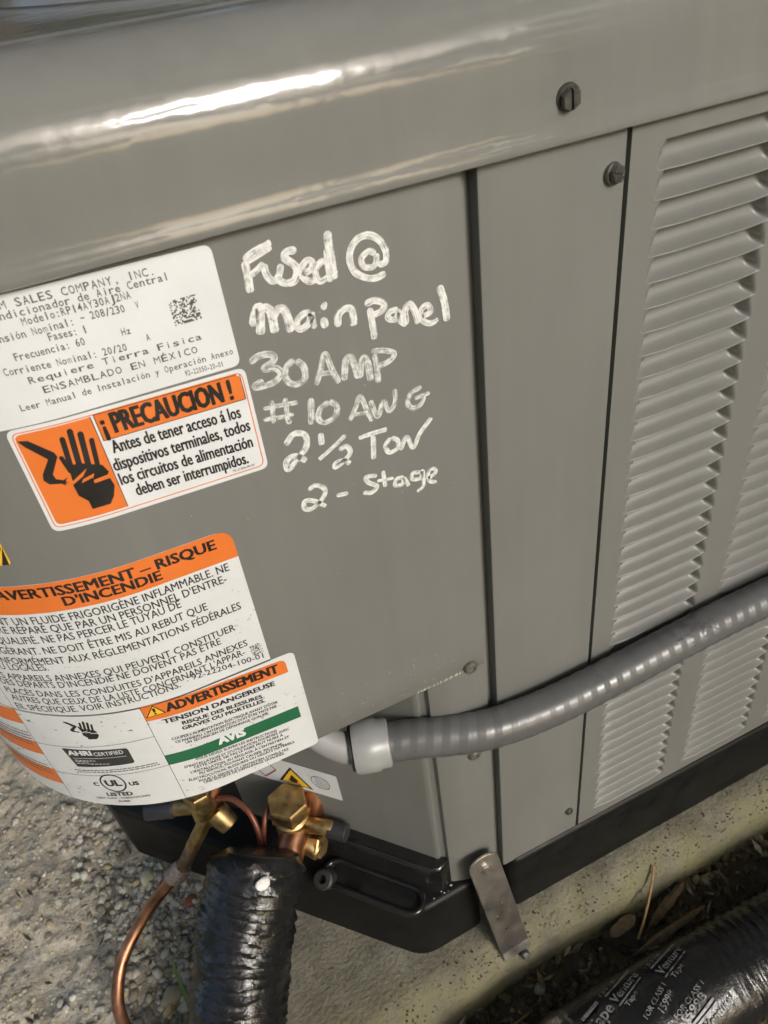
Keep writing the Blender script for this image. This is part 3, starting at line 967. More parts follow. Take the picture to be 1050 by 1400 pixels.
STROKES = [
    (0, 0.00312, [(-0.09380,0.62353),(-0.09376,0.61889),(-0.09409,0.61426),(-0.09436,0.61145)]),
    (0, 0.00264, [(-0.09407,0.62397),(-0.09015,0.62576),(-0.08259,0.62770)]),
    (0, 0.00216, [(-0.09301,0.62286),(-0.08915,0.62395),(-0.08279,0.62594)]),
    (0, 0.00240, [(-0.09302,0.61756),(-0.08976,0.61920),(-0.08696,0.62097)]),
    (0, 0.00288, [(-0.08704,0.62062),(-0.08679,0.61651),(-0.08493,0.61342),(-0.08232,0.61462),(-0.08044,0.61885)]),
    (0, 0.00288, [(-0.08359,0.61420),(-0.08070,0.61147),(-0.07736,0.61074)]),
    (0, 0.00312, [(-0.07356,0.62226),(-0.07708,0.62281),(-0.07883,0.62094),(-0.07612,0.61788),(-0.07468,0.61512),(-0.07641,0.61145),(-0.07933,0.61090)]),
    (0, 0.00264, [(-0.07314,0.61277),(-0.06954,0.61372),(-0.06826,0.61625),(-0.07024,0.61745),(-0.07261,0.61551),(-0.07308,0.61208),(-0.07058,0.60924),(-0.06727,0.60950)]),
    (0, 0.00336, [(-0.06044,0.62630),(-0.06066,0.62041),(-0.06058,0.61372),(-0.06063,0.60737)]),
    (0, 0.00264, [(-0.06085,0.61514),(-0.06489,0.61535),(-0.06770,0.61274),(-0.06666,0.60835),(-0.06240,0.60914),(-0.05901,0.61087)]),
    (0, 0.00216, [(-0.06207,0.61984),(-0.06251,0.61327),(-0.06228,0.60683)]),
    (0, 0.00264, [(-0.04196,0.61268),(-0.04469,0.61436),(-0.04811,0.61254),(-0.04776,0.60911),(-0.04410,0.60792),(-0.04214,0.60978),(-0.04173,0.61281)]),
    (0, 0.00288, [(-0.04171,0.60817),(-0.03846,0.60830),(-0.03757,0.61202),(-0.03929,0.61683),(-0.04304,0.62017),(-0.04764,0.62067),(-0.05145,0.61804),(-0.05316,0.61368),(-0.05208,0.60849),(-0.04836,0.60498),(-0.04377,0.60321),(-0.03881,0.60387)]),
    (1, 0.00360, [(-0.09629,0.59813),(-0.09455,0.60265),(-0.09229,0.60518),(-0.09284,0.60013),(-0.09418,0.59418)]),
    (1, 0.00360, [(-0.09302,0.60370),(-0.08976,0.60404),(-0.08818,0.60126),(-0.08833,0.59309)]),
    (1, 0.00336, [(-0.08794,0.59865),(-0.08574,0.60185),(-0.08309,0.60147),(-0.08200,0.59687),(-0.08207,0.59147)]),
    (1, 0.00288, [(-0.07229,0.59685),(-0.07574,0.59726),(-0.07909,0.59443),(-0.07791,0.59145),(-0.07407,0.59291),(-0.07224,0.59652),(-0.07239,0.59292),(-0.07187,0.59002)]),
    (1, 0.00336, [(-0.06786,0.59345),(-0.06750,0.58889)]),
    (1, 0.00360, [(-0.06752,0.59894),(-0.06662,0.59806),(-0.06546,0.59751)]),
    (1, 0.00312, [(-0.06232,0.58774),(-0.06117,0.59271),(-0.05768,0.59440),(-0.05517,0.59250),(-0.05548,0.58619)]),
    (1, 0.00288, [(-0.04754,0.59163),(-0.04731,0.58533),(-0.04713,0.57755)]),
    (1, 0.00288, [(-0.04945,0.59367),(-0.04501,0.59406),(-0.04094,0.59140),(-0.04272,0.58882),(-0.04748,0.58809)]),
    (1, 0.00264, [(-0.03501,0.58751),(-0.03887,0.58736),(-0.04007,0.58489),(-0.03687,0.58327),(-0.03480,0.58637),(-0.03451,0.58190),(-0.03178,0.57952)]),
    (1, 0.00312, [(-0.03214,0.57940),(-0.03203,0.58566),(-0.02971,0.58812),(-0.02775,0.58494),(-0.02631,0.57841)]),
    (1, 0.00264, [(-0.02444,0.58087),(-0.02037,0.58188),(-0.02147,0.58528),(-0.02461,0.58401),(-0.02456,0.57957),(-0.02128,0.57689),(-0.01698,0.57728)]),
    (1, 0.00336, [(-0.01531,0.59217),(-0.01356,0.58463),(-0.01281,0.57546)]),
    (2, 0.00288, [(-0.10094,0.58385),(-0.09691,0.58576),(-0.09178,0.58474),(-0.09134,0.58199),(-0.09599,0.57981),(-0.09107,0.57839),(-0.08963,0.57523),(-0.09336,0.57267),(-0.09866,0.57257),(-0.10140,0.57341),(-0.09729,0.57492)]),
    (2, 0.00288, [(-0.08308,0.57973),(-0.08712,0.57707),(-0.08777,0.57189),(-0.08433,0.56865),(-0.08015,0.56998),(-0.07967,0.57527),(-0.08212,0.57919)]),
    (2, 0.00264, [(-0.07597,0.56531),(-0.07251,0.57221),(-0.06973,0.57804),(-0.06792,0.57068),(-0.06584,0.56300)]),
    (2, 0.00240, [(-0.07319,0.56969),(-0.06714,0.56869)]),
    (2, 0.00312, [(-0.06330,0.56331),(-0.06125,0.57190),(-0.05852,0.57215),(-0.05683,0.56228)]),
    (2, 0.00312, [(-0.05628,0.56210),(-0.05381,0.57038),(-0.05187,0.56882),(-0.05147,0.55927)]),
    (2, 0.00288, [(-0.04804,0.57080),(-0.04780,0.56397),(-0.04823,0.55719)]),
    (2, 0.00264, [(-0.04943,0.57240),(-0.04406,0.57136),(-0.03912,0.56815),(-0.04225,0.56543),(-0.04724,0.56473)]),
    (3, 0.00204, [(-0.10006,0.56257),(-0.09273,0.56157),(-0.08532,0.56034)]),
    (3, 0.00204, [(-0.10120,0.55752),(-0.09441,0.55622),(-0.08798,0.55530)]),
    (3, 0.00228, [(-0.09587,0.56505),(-0.09732,0.55439)]),
    (3, 0.00228, [(-0.09022,0.56421),(-0.09095,0.55324),(-0.08983,0.55331)]),
    (3, 0.00288, [(-0.07933,0.56035),(-0.08132,0.54793)]),
    (3, 0.00264, [(-0.07179,0.55599),(-0.07628,0.55372),(-0.07775,0.54934),(-0.07503,0.54658),(-0.07016,0.54803),(-0.06873,0.55246),(-0.07154,0.55615)]),
    (3, 0.00240, [(-0.06392,0.54321),(-0.06023,0.54890),(-0.05745,0.55334),(-0.05539,0.54640),(-0.05350,0.53935)]),
    (3, 0.00216, [(-0.06188,0.54575),(-0.05495,0.54448)]),
    (3, 0.00240, [(-0.05302,0.54980),(-0.05067,0.54062),(-0.04686,0.54761),(-0.04495,0.54161),(-0.04142,0.54466),(-0.04088,0.55123)]),
    (3, 0.00240, [(-0.02781,0.54794),(-0.03310,0.54677),(-0.03552,0.54255),(-0.03318,0.53888),(-0.02914,0.53924),(-0.02726,0.54320),(-0.03174,0.54325)]),
    (3, 0.00192, [(-0.03109,0.54353),(-0.02397,0.54357)]),
    (4, 0.00288, [(-0.09458,0.54216),(-0.08992,0.54617),(-0.08516,0.54386),(-0.08557,0.53813),(-0.09039,0.53353),(-0.09579,0.52963),(-0.09552,0.53428),(-0.09122,0.53517),(-0.08696,0.53083)]),
    (4, 0.00288, [(-0.07812,0.54219),(-0.07850,0.53616)]),
    (4, 0.00216, [(-0.06704,0.53694),(-0.07439,0.53272),(-0.08114,0.52929)]),
    (4, 0.00240, [(-0.07120,0.53041),(-0.06750,0.53108),(-0.06615,0.52734),(-0.06957,0.52411),(-0.07425,0.52219),(-0.07391,0.52423),(-0.07026,0.52439),(-0.06707,0.52146)]),
    (4, 0.00240, [(-0.06116,0.53312),(-0.05389,0.53297),(-0.04706,0.53250)]),
    (4, 0.00264, [(-0.05399,0.53222),(-0.05550,0.51929)]),
    (4, 0.00240, [(-0.04570,0.52745),(-0.04887,0.52407),(-0.04737,0.51992),(-0.04300,0.52041),(-0.04252,0.52460),(-0.04546,0.52736)]),
    (4, 0.00240, [(-0.04166,0.51878),(-0.03806,0.52479),(-0.03508,0.51786),(-0.03111,0.52404),(-0.02436,0.53041)]),
    (5, 0.00240, [(-0.08886,0.51526),(-0.08492,0.51638),(-0.08125,0.51258),(-0.08300,0.50819),(-0.08904,0.50462),(-0.09241,0.50612),(-0.09167,0.50996),(-0.08759,0.50847),(-0.08243,0.50302)]),
    (5, 0.00240, [(-0.07634,0.50675),(-0.07052,0.50570)]),
    (5, 0.00240, [(-0.05505,0.50954),(-0.06067,0.51101),(-0.05990,0.50754),(-0.05585,0.50351),(-0.05925,0.50115),(-0.06311,0.50281)]),
    (5, 0.00216, [(-0.05179,0.51105),(-0.05172,0.50147)]),
    (5, 0.00168, [(-0.05544,0.50654),(-0.04690,0.50471)]),
    (5, 0.00216, [(-0.04160,0.50309),(-0.04548,0.50354),(-0.04665,0.50021),(-0.04279,0.49947),(-0.04166,0.50253),(-0.03962,0.49694)]),
    (5, 0.00216, [(-0.03243,0.50222),(-0.03682,0.50345),(-0.03742,0.50017),(-0.03301,0.49893),(-0.03158,0.50275),(-0.03187,0.49396),(-0.03561,0.49162)]),
    (5, 0.00216, [(-0.02889,0.49691),(-0.02465,0.49902),(-0.02576,0.50184),(-0.02856,0.50063),(-0.02847,0.49554),(-0.02460,0.49302)]),
]

# ------------------------------------------------------------------ printing: glyph outlines laid on the curved skin
_txt = {}
def text_geo(body, bold=0.0):
    "outline mesh of a string in the built-in font: 2-D verts, faces, cap height 1"
    key = (body, bold)
    if key in _txt:
        return _txt[key]
    cu = bpy.data.curves.new('t', 'FONT')
    cu.body = body
    cu.size = 1.0
    cu.resolution_u = 2
    cu.offset = bold
    ob = bpy.data.objects.new('t', cu)
    COL.objects.link(ob)
    dg = bpy.context.evaluated_depsgraph_get()
    me = bpy.data.meshes.new_from_object(ob.evaluated_get(dg))
    vs = [(v.co.x, v.co.y) for v in me.vertices]
    fs = [tuple(p.vertices) for p in me.polygons]
    bpy.data.meshes.remove(me)
    bpy.data.objects.remove(ob)
    bpy.data.curves.remove(cu)
    _txt[key] = (vs, fs)
    return vs, fs
_h = text_geo('H')
CAPH = max(v[1] for v in _h[0]) - min(v[1] for v in _h[0])

PREFIX = {'M SALES': 'RHEE', 'ndic': 'Aco', 'nsión': 'Te', 'T UN': 'CONTIEN', 'RE RÉP': 'DOIT ÊT', 'QUALIFIÉ. NE': 'TIEN ', 'IGÉR': 'RÉFR', 'NFOR': 'CO', 'U LOC': 'O', 'ES APP': 'L'}

class Print:
    "collects flat shapes in (s, z) and drops them on a surface map as one mesh"
    def __init__(self):
        self.v, self.f = [], []
    def add(self, vs, fs):
        n = len(self.v)
        self.v += vs
        self.f += [tuple(i + n for i in f) for f in fs]
    def poly(self, pts):
        bm = bmesh.new()
        bm.faces.new([bm.verts.new((x, y, 0)) for x, y in pts])
        bmesh.ops.triangulate(bm, faces=bm.faces)
        bm.verts.index_update()
        self.add([(v.co.x, v.co.y) for v in bm.verts], [tuple(v.index for v in f.verts) for f in bm.faces])
        bm.free()
    def rect(self, x0, z0, x1, z1, skew=0.0):
        self.poly([(x0, z0 + skew), (x1, z0), (x1, z1), (x0, z1 + skew)])
    def stroke(self, a, b, w):
        a, b = Vector(a), Vector(b)
        d = (b - a).normalized()
        n = Vector((-d.y, d.x)) * w / 2
        self.poly([tuple(a + n), tuple(b + n), tuple(b - n), tuple(a - n)])
    def ringshape(self, c, rx, rz, w, n=28):
        vs, fs = [], []
        for k in range(n):
            a = 2 * PI * k / n
            vs += [(c[0] + rx * math.cos(a), c[1] + rz * math.sin(a)), (c[0] + (rx - w) * math.cos(a), c[1] + (rz - w) * math.sin(a))]
        for k in range(n):
            j = (k + 1) % n
            fs.append((2 * k, 2 * j, 2 * j + 1, 2 * k + 1))
        self.add(vs, fs)
    def capsule(self, a, b, r, n=6):
        a, b = Vector(a), Vector(b)
        d = (b - a).normalized()
        t0 = math.atan2(d.y, d.x)
        pts = []
        for k in range(n + 1):
            t = t0 + PI / 2 + PI * k / n
            pts.append((a.x + r * math.cos(t), a.y + r * math.sin(t)))
        for k in range(n + 1):
            t = t0 - PI / 2 + PI * k / n
            pts.append((b.x + r * math.cos(t), b.y + r * math.sin(t)))
        self.poly(pts)
    def line(self, body, s0, z0, s1, z1, cap, bold=0.0, mono=False):
        for k, p in PREFIX.items():
            if body.startswith(k):
                n = len(body)
                d = len(p) / n
                s0, z0 = s0 - (s1 - s0) * d, z0 - (z1 - z0) * d
                body = p + body
                break
        if not mono:
            vs, fs = text_geo(body, 0.0)
            x0 = min(v[0] for v in vs)
            x1 = max(v[0] for v in vs)
            k = (s1 - s0) / (x1 - x0)
            sl = (z1 - z0) / (s1 - s0)
            reps = ((0, 0),) if bold <= 0 else tuple((a * bold * .8, j) for j, a in enumerate((0, -1, 1, -.5, .5)))
            for dx, j in reps:
                for dy in ((0,) if bold <= 0 else (-.35 * bold, .35 * bold)):
                    jj = j * 2 + (dy > 0)
                    self.add([(s0 + (x - x0) * k + dx * cap / CAPH, z0 + (x - x0) * k * sl + (y + dy) * cap / CAPH, jj * 4e-6) for x, y in vs], fs)
        else:
            n = len(body)
            adv = (s1 - s0) / n
            sl = (z1 - z0) / (s1 - s0)
            for i, ch in enumerate(body):
                if ch == ' ':
                    continue
                vs, fs = text_geo(ch, 0.0 if ch in 'MmWwN' else bold)
                if not vs:
                    continue
                x0 = min(v[0] for v in vs)
                x1 = max(v[0] for v in vs)
                w = x1 - x0
                tw = adv * (.80 if w > .2 else .3)
                k = tw / w
                if w < 0.2:
                    k = min(k, cap / CAPH * 1.0)
                c = s0 + adv * (i + .5)
                self.add([(c + (x - (x0 + x1) / 2) * k, z0 + (c - s0) * sl + y * cap / CAPH) for x, y in vs], fs)
    def lines(self, L, bold=0.03, mono=False, regular=0.0):
        for body, s0, z0, s1, z1, cap, b in L:
            self.line(body, s0, z0, s1, z1, cap, bold if b else regular, mono)
    def emit(self, name, off, mat, parent, mapper=None, cut=0.004):
        mapper = mapper or S
        bm = bmesh.new()
        vs = [bm.verts.new((q[0], q[1], q[2] if len(q) > 2 else 0.0)) for q in self.v]
        for f in self.f:
            try:
                bm.faces.new([vs[i] for i in f])
            except ValueError:
                pass
        if mapper is S and cut:
            lo = min((q[0] for q in self.v))
            x = CX
            while x > lo:
                g = list(bm.verts) + list(bm.edges) + list(bm.faces)
                bmesh.ops.bisect_plane(bm, geom=g, plane_co=(x, 0, 0), plane_no=(1, 0, 0))
                x -= cut
        for v in bm.verts:
            v.co = mapper(v.co.x, v.co.y, off + v.co.z)
        me = bpy.data.meshes.new(name)
        bm.to_mesh(me)
        bm.free()
        return link_mesh(name, me, mat, parent, smooth=False)

def label_base(name, poly, off, mat, label=None, mapper=None):
    p = Print()
    p.poly(poly)
    o = p.emit(name, off, mat, unit, mapper, 0.003)
    md = o.modifiers.new('thickness', 'SOLIDIFY')
    md.thickness = 0.00018
    md.offset = 0
    if label:
        o['label'] = label
    return o

O1_, O2_, O3_, O4_ = 0.0004, 0.00055, 0.00064, 0.00073

# ---- rating plate
rating = label_base('rating_label', round_poly([(-0.203, 0.5862), (-0.1046, 0.5846), (-0.1046, 0.6328), (-0.203, 0.6345)], [.003, .0035, .0035, .003]), O1_, M['white'], 'white rating plate with black monospaced print under the top cover')
p = Print()
p.lines(RATING, mono=True, regular=0.012)
p.emit('lettering', O2_, M['ink_grey'], rating)
def code_block(parent, x0, z0, x1, z1, n, seed):
    rnd = random.Random(seed)
    p = Print()
    dx, dz = (x1 - x0) / n, (z1 - z0) / n
    for i in range(n):
        for j in range(n):
            if rnd.random() < .5:
                p.rect(x0 + i * dx, z0 + j * dz, x0 + (i + 1) * dx, z0 + (j + 1) * dz, -.0)
    p.emit('printed_code', O2_, M['ink_grey'], parent)
code_block(rating, -0.1247, 0.6072, -0.1145, 0.6168, 18, 3)

# ---- caution label
caution = label_base('caution_label', round_poly([(-0.1950, 0.5373), (-0.1040, 0.5345), (-0.1036, 0.5832), (-0.1948, 0.5857)], .0035), O1_, M['white'], 'orange and white caution label with a hand and lightning pictogram')
p = Print()
q = round_poly([(-0.1936, 0.5390), (-0.1055, 0.5363), (-0.1051, 0.5817), (-0.1934, 0.5842)], .003)
n = len(q)
c = Vector((sum(a for a, b in q) / n, sum(b for a, b in q) / n))
def inset(pts, d):
    out = []
    m = len(pts)
    for i in range(m):
        a, b, e = Vector(pts[i - 1]), Vector(pts[i]), Vector(pts[(i + 1) % m])
        t = (e - a).normalized()
        out.append((b.x - t.y * d, b.y + t.x * d))
    return out
qi = inset(q, .00045)
vs, fs = q + qi, []
for i in range(n):
    j = (i + 1) % n
    fs.append((i, j, n + j, n + i))
p.add(vs, fs)
p.poly(round_poly([(-0.1924, 0.5404), (-0.1643, 0.5394), (-0.1648, 0.5826), (-0.1925, 0.5832)], [.0025, 0, 0, .0025]))
p.poly(round_poly([(-0.1634, 0.5713), (-0.1062, 0.5697), (-0.1062, 0.5810), (-0.1636, 0.5829)], [0, 0, .0025, 0]))
p.emit('orange_print', O2_, M['orange'], caution)
p = Print()
for a, b in (((-.1643, .5394), (-.1648, .5826)), ((-.1634, .5713), (-.1062, .5697)), ((-.1062, .5697), (-.1062, .581)), ((-.1636, .5829), (-.1075, .5812)), ((-.1634, .5713), (-.1636, .5829))):
    p.stroke(a, b, .0003)
p.lines(CAUTION, bold=0.026)
p.lines(CAUTION_S, regular=0.0)
p.emit('lettering', O3_, M['ink'], caution)
p = Print()
p.lines(CAUTION_T, bold=0.045)
p.emit('title_lettering', O4_, M['ink'], caution)
def hand(p, f):
    for k, v in PIC.items():
        p.poly([f(*a) for a in v])
    for a, b, w in FINGERS:
        A, B = Vector(f(*a)), Vector(f(*b))
        k = (Vector(f(a[0] + .001, a[1])) - A).length / .001
        p.capsule(A, B, w * k)
p = Print()
hand(p, lambda x, z: (x, z))
p.emit('hand_pictogram', O4_, M['ink'], caution)

# ---- fire warning label, wrapping the rounded corner
fire = label_base('fire_warning_label', round_poly([(-0.300, 0.4248), (-0.1278, 0.4222), (-0.1278, 0.5105), (-0.300, 0.5140)], [0, 0, .009, 0], 8), O1_, M['white1'], 'white fire warning label with an orange header wrapping the rounded corner')
p = Print()
p.poly(round_poly([(-0.300, 0.4966), (-0.1278, 0.4940), (-0.1278, 0.5105), (-0.300, 0.5140)], [0, 0, .009, 0], 8))
p.emit('orange_print', O2_, M['orange'], fire)
p = Print()
p.lines(FIRE_T, bold=0.05)
p.emit('title_lettering', O3_, M['ink'], fire)
p = Print()
p.lines(FIRE, regular=0.014)
p.stroke((-.263, .4245), (-.263, .498), .0003)
p.emit('lettering', O2_, M['ink'], fire)
code_block(fire, -0.1360, 0.4290, -0.1300, 0.4365, 14, 5)

# ---- certification label below it
cert = label_base('certification_label', round_poly([(-0.335, 0.3425), (-0.1155, 0.3404), (-0.1155, 0.4212), (-0.335, 0.4252)], [0, .0035, .0040, 0]), O1_ + .0003, M['white2'], 'speckled white certification label wrapping the lower corner of the panel')
D3 = .0003
p = Print()
p.poly(round_poly([(-0.1957, 0.4118), (-0.1210, 0.4078), (-0.1210, 0.4182), (-0.1957, 0.4236)], [0, 0, .004, 0]))
for a, b in ((0.4075, 0.4240), (0.3800, 0.3960), (0.3520, 0.3705)):
    q = Print()
    q.poly([(-0.330, a - .004), (-0.2625, a + .004), (-0.2625, b), (-0.330, b - .006)])
    q.emit('orange_cell', O2_ + D3, M['orange'], cert)
p.emit('orange_print', O2_ + D3, M['orange'], cert)
p = Print()
p.poly([(-0.1953, 0.3735), (-0.1212, 0.3692), (-0.1212, 0.3788), (-0.1955, 0.3822)])
p.emit('green_band', O2_ + D3, M['green'], cert)
p = Print()
p.poly([(-0.1952, 0.4144), (-0.1848, 0.4148), (-0.1897, 0.4228)])
p.emit('warning_triangle_outline', O3_ + D3, M['ink'], cert)
p = Print()
p.poly([(-0.1942, 0.4150), (-0.1858, 0.4153), (-0.1897, 0.4219)])
p.emit('warning_triangle', O4_ + D3, M['yellow'], cert)
p = Print()
p.line('!', -.19045, .4160, -.18935, .4160, .0045, .04)
p.emit('exclamation_mark', O4_ + D3 + .0001, M['ink'], cert)
p = Print()
p.lines(CERT_T, bold=0.058)
p.lines(CERT, regular=0.03)
for a, b in (((-.1957, .4236), (-.1950, .3425)), ((-.2625, .4245), (-.2625, .3425)), ((-.2625, .3955), (-.1955, .3995)), ((-.2625, .3690), (-.1953, .3738)), ((-.2625, .4238), (-.1278, .4217))):
    n = 10
    for k in range(n):
        A, B = Vector(a), Vector(b)
        p.stroke(tuple(A + (B - A) * k / n), tuple(A + (B - A) * (k + 1) / n), .0003)
p.emit('lettering', O3_ + D3, M['ink'], cert)
p = Print()
p.lines(AVIS, bold=0.07)
p.emit('white_lettering', O3_ + D3, M['white'], cert)
# small hand pictogram
p = Print()
fx = lambda x, z: (-0.2295 + (x + 0.180) * 0.58, 0.4115 + (z - 0.562) * 0.40)
hand(p, fx)
p.emit('hand_pictogram', O3_ + D3, M['ink'], cert)
# certification badge
p = Print()
p.poly(round_poly([(-0.2440, 0.3785), (-0.2110, 0.3812), (-0.2110, 0.3945), (-0.2470, 0.3950)], [.001, .002, .002, .001]))
p.emit('certified_badge', O3_ + D3, M['panel_dark'], cert)
p = Print()
p.line('AHRI', -.2445, .3893, -.2312, .3902, .0040, .06)
p.line('CERTIFIED', -.2300, .3896, -.2140, .3904, .0030, .006)
p.stroke((-.2435, .3868), (-.2135, .3880), .0003)
for k, (w, z) in enumerate(((.012, .3850), (.008, .3838), (.017, .3822))):
    x = -.2430
    rnd = random.Random(k)
    while x < -.2430 + w:
        l = rnd.uniform(.0008, .0022)
        p.stroke((x, z), (x + l, z), .0005)
        x += l + .0005
p.emit('badge_lettering', O4_ + D3, M['white'], cert)
p = Print()
rnd = random.Random(11)
for z, x0, x1 in ((.3752, -.2470, -.2010), (.3735, -.2460, -.1990)):
    x = x0
    while x < x1:
        l = rnd.uniform(.0008, .0026)
        p.stroke((x, z + (x + .247) * .06), (x + l, z + (x + l + .247) * .06), .0006)
        x += l + .0005
p.ringshape((-.2288, .3640), .0072, .0085, .0009)
p.line('UL', -.2330, .3612, -.2245, .3616, .0055, .06)
p.line('C', -.2405, .3610, -.2378, .3610, .0032, .06)
p.line('US', -.2200, .3612, -.2150, .3614, .0032, .06)
p.line('LISTED', -.2362, .3512, -.2212, .3522, .0032, .06)
p.line('HEAT PUMP / THERMOPOMPE', -.2440, .3476, -.2125, .3494, .0016, .012)
p.line('ZH88', -.2320, .3452, -.2250, .3455, .0016, .012)
p.emit('certification_lettering', O4_ + D3, M['ink'], cert)
# unreadable fine print of the left column
p = Print()
for z0 in (.3985, .3710):
    for r in range(4):
        x = -.300
        while x < -.266:
            l = rnd.uniform(.001, .003)
            z = z0 - r * .0028 + (x + .266) * .05
            p.stroke((x, z + .002), (x + l, z + .002), .0009)
            x += l + .0006
for r in range(3):
    x = -.300
    while x < -.266:
        l = rnd.uniform(.001, .003)
        z = .4035 - r * .0028 + (x + .266) * .05
        p.stroke((x, z), (x + l, z), .0009)
        x += l + .0006
p.emit('fine_print', O3_ + D3, M['ink_grey'], cert)

# ---- hazard stripe label peeking in at the left
hz = label_base('hazard_label', round_poly([(-0.262, 0.5245), (-0.2172, 0.5245), (-0.2172, 0.552), (-0.262, 0.552)], .002), O1_, M['yellow'], 'yellow and black striped label at the rounded corner')
p = Print()
for k in range(7):
    x = -.2212 - k * .0060
    pts = [(x, .5246), (x + .0030, .5246), (x + .0030 + .0066, .5340), (x + .0066, .5340)]
    pts = [(min(a, -.2173), b) for a, b in pts]
    p.poly(pts)
p.emit('black_stripes', O2_, M['ink'], hz)

# ---- small flammability sticker on the recessed wall
def wmap(a, z, o=0.0):
    "a measured to the right along the recessed wall"
    return wall_pt(-a, z, o)
stk = label_base('flammable_sticker', round_poly([(-.168, .1560), (-.0782, .1606), (-.0785, .1948), (-.168, .1910)], .0015), .0006, M['white1'], 'white sticker with a yellow flame triangle in the valve recess', wmap)
p = Print()
p.poly([(-.1360, .1618), (-.1040, .1630), (-.1213, .1868)])
p.emit('triangle_outline', .0010, M['ink'], stk, wmap)
p = Print()
p.poly([(-.1330, .1632), (-.1068, .1642), (-.1211, .1840)])
p.emit('yellow_triangle', .0012, M['yellow'], stk, wmap)
p = Print()
p.poly([(-.1245, .1665), (-.1190, .1662), (-.1165, .1700), (-.1190, .1730), (-.1195, .1710), (-.1215, .1765), (-.1235, .1730), (-.1238, .1705), (-.1260, .1690)])
p.stroke((-.1275, .1655), (-.1150, .1658), .0010)
p.emit('flame', .0014, M['ink'], stk, wmap)
p = Print()
p.ringshape((-.095, .178), .0085, .0085, .0005)
for r in range(7):
    z = .1845 - r * .0022
    x = -.1
    while x < -.0885:
        l = rnd.uniform(.0008, .0022)
        p.stroke((x, z), (x + l, z), .0005)
        x += l + .0006
p.emit('seal_print', .0010, M['ink_grey'], stk, wmap)
p = Print()
for a, b in (((-.150, .160), (-.1365, .1755)), ((-.1365, .1755), (-.150, .191)), ((-.150, .160), (-.1635, .1755))):
    p.stroke(a, b, .0012)
p.emit('red_diamond', .0010, M['ink_red'], stk, wmap)

# ---- white paint-marker handwriting
def marker_mat(name, lo, mid, hi):
    m, nt, b = new_mat(name)
    uv = N_(nt, 'ShaderNodeUVMap')
    mp = N_(nt, 'ShaderNodeMapping')
    mp.inputs['Scale'].default_value = (90, 2600, 1)
    nt.links.new(uv.outputs[0], mp.inputs[0])
    n = N_(nt, 'ShaderNodeTexNoise')
    n.inputs['Scale'].default_value = 1.0
    n.inputs['Detail'].default_value = 3
    nt.links.new(mp.outputs[0], n.inputs['Vector'])
    n2 = noise_node(nt, 320, 3, vec=uv.outputs[0])
    add = N_(nt, 'ShaderNodeMath', operation='ADD')
    nt.links.new(n.outputs[0], add.inputs[0])
    nt.links.new(n2.outputs[0], add.inputs[1])
    r = ramp(nt, add.outputs[0], [(0.37, lo), (0.46, mid), (0.56, hi)])
    r.color_ramp.interpolation = 'EASE'
    half = N_(nt, 'ShaderNodeMath', operation='MULTIPLY')
    nt.links.new(add.outputs[0], half.inputs[0])
    half.inputs[1].default_value = 0.5
    nt.links.new(half.outputs[0], r.inputs[0])
    nt.links.new(r.outputs[0], b.inputs['Alpha'])
    b.inputs['Base Color'].default_value = (0.70, 0.71, 0.70, 1)
    b.inputs['Roughness'].default_value = 0.5
    return m
M['marker'] = marker_mat('white_marker', .26, .72, 1.0)
M['marker_thin'] = marker_mat('white_marker_thin', .14, .45, .85)
words = ['Fused @', 'Main panel', '30 AMP', '#10 AWG', '2 1/2 Ton', '2-Stage']
for li in range(6):
    verts, faces, uvs = [], [], []
    k0 = 0
    for l, w, pts in STROKES:
        if l != li:
            continue
        k0 += 1
        off = 0.00012 + 0.000016 * k0
        path = resample(smooth_path([Vector((a, b, 0)) for a, b in pts], 10), .0004)
        # rounded pen ends
        n = len(path)
        L = 0
        n0 = len(verts)
        for i, q in enumerate(path):
            t = (path[min(i + 1, n - 1)] - path[max(i - 1, 0)])
            if t.length < 1e-9:
                t = Vector((1, 0, 0))
            t.normalize()
            if i:
                L += (path[i] - path[i - 1]).length
            nn = Vector((-t.y, t.x, 0))
            d = min(i, n - 1 - i) * .0004
            r = w * .5
            hw = r * math.sqrt(max(0.12, 1 - max(0, (r - d) / r) ** 2)) * (1 + .10 * noise.noise(Vector((L * 300, k0 * 3.1, li))))
            for sd in (-1, 0, 1):
                e = 1 + .06 * noise.noise(Vector((L * 900, sd * 5, k0)))
                a = q + nn * hw * sd * e
                verts.append(S(a.x, a.y, off))
                uvs.append((L + k0 * .37 + li * 1.7, sd * hw + k0 * .05))
        for i in range(n - 1):
            for c in range(2):
                a = n0 + i * 3 + c
                faces.append((a, a + 3, a + 4, a + 1))
    me = bpy.data.meshes.new('handwriting')
    me.from_pydata([tuple(v) for v in verts], [], faces)
    ul = me.uv_layers.new(name='UVMap')
    for lp in me.loops:
        ul.data[lp.index].uv = uvs[lp.vertex_index]
    o = link_mesh('handwriting', me, M['marker_thin' if li in (2, 3) else 'marker'], ctrl, smooth=False)
    o['label'] = 'white marker handwriting reading ' + words[li]

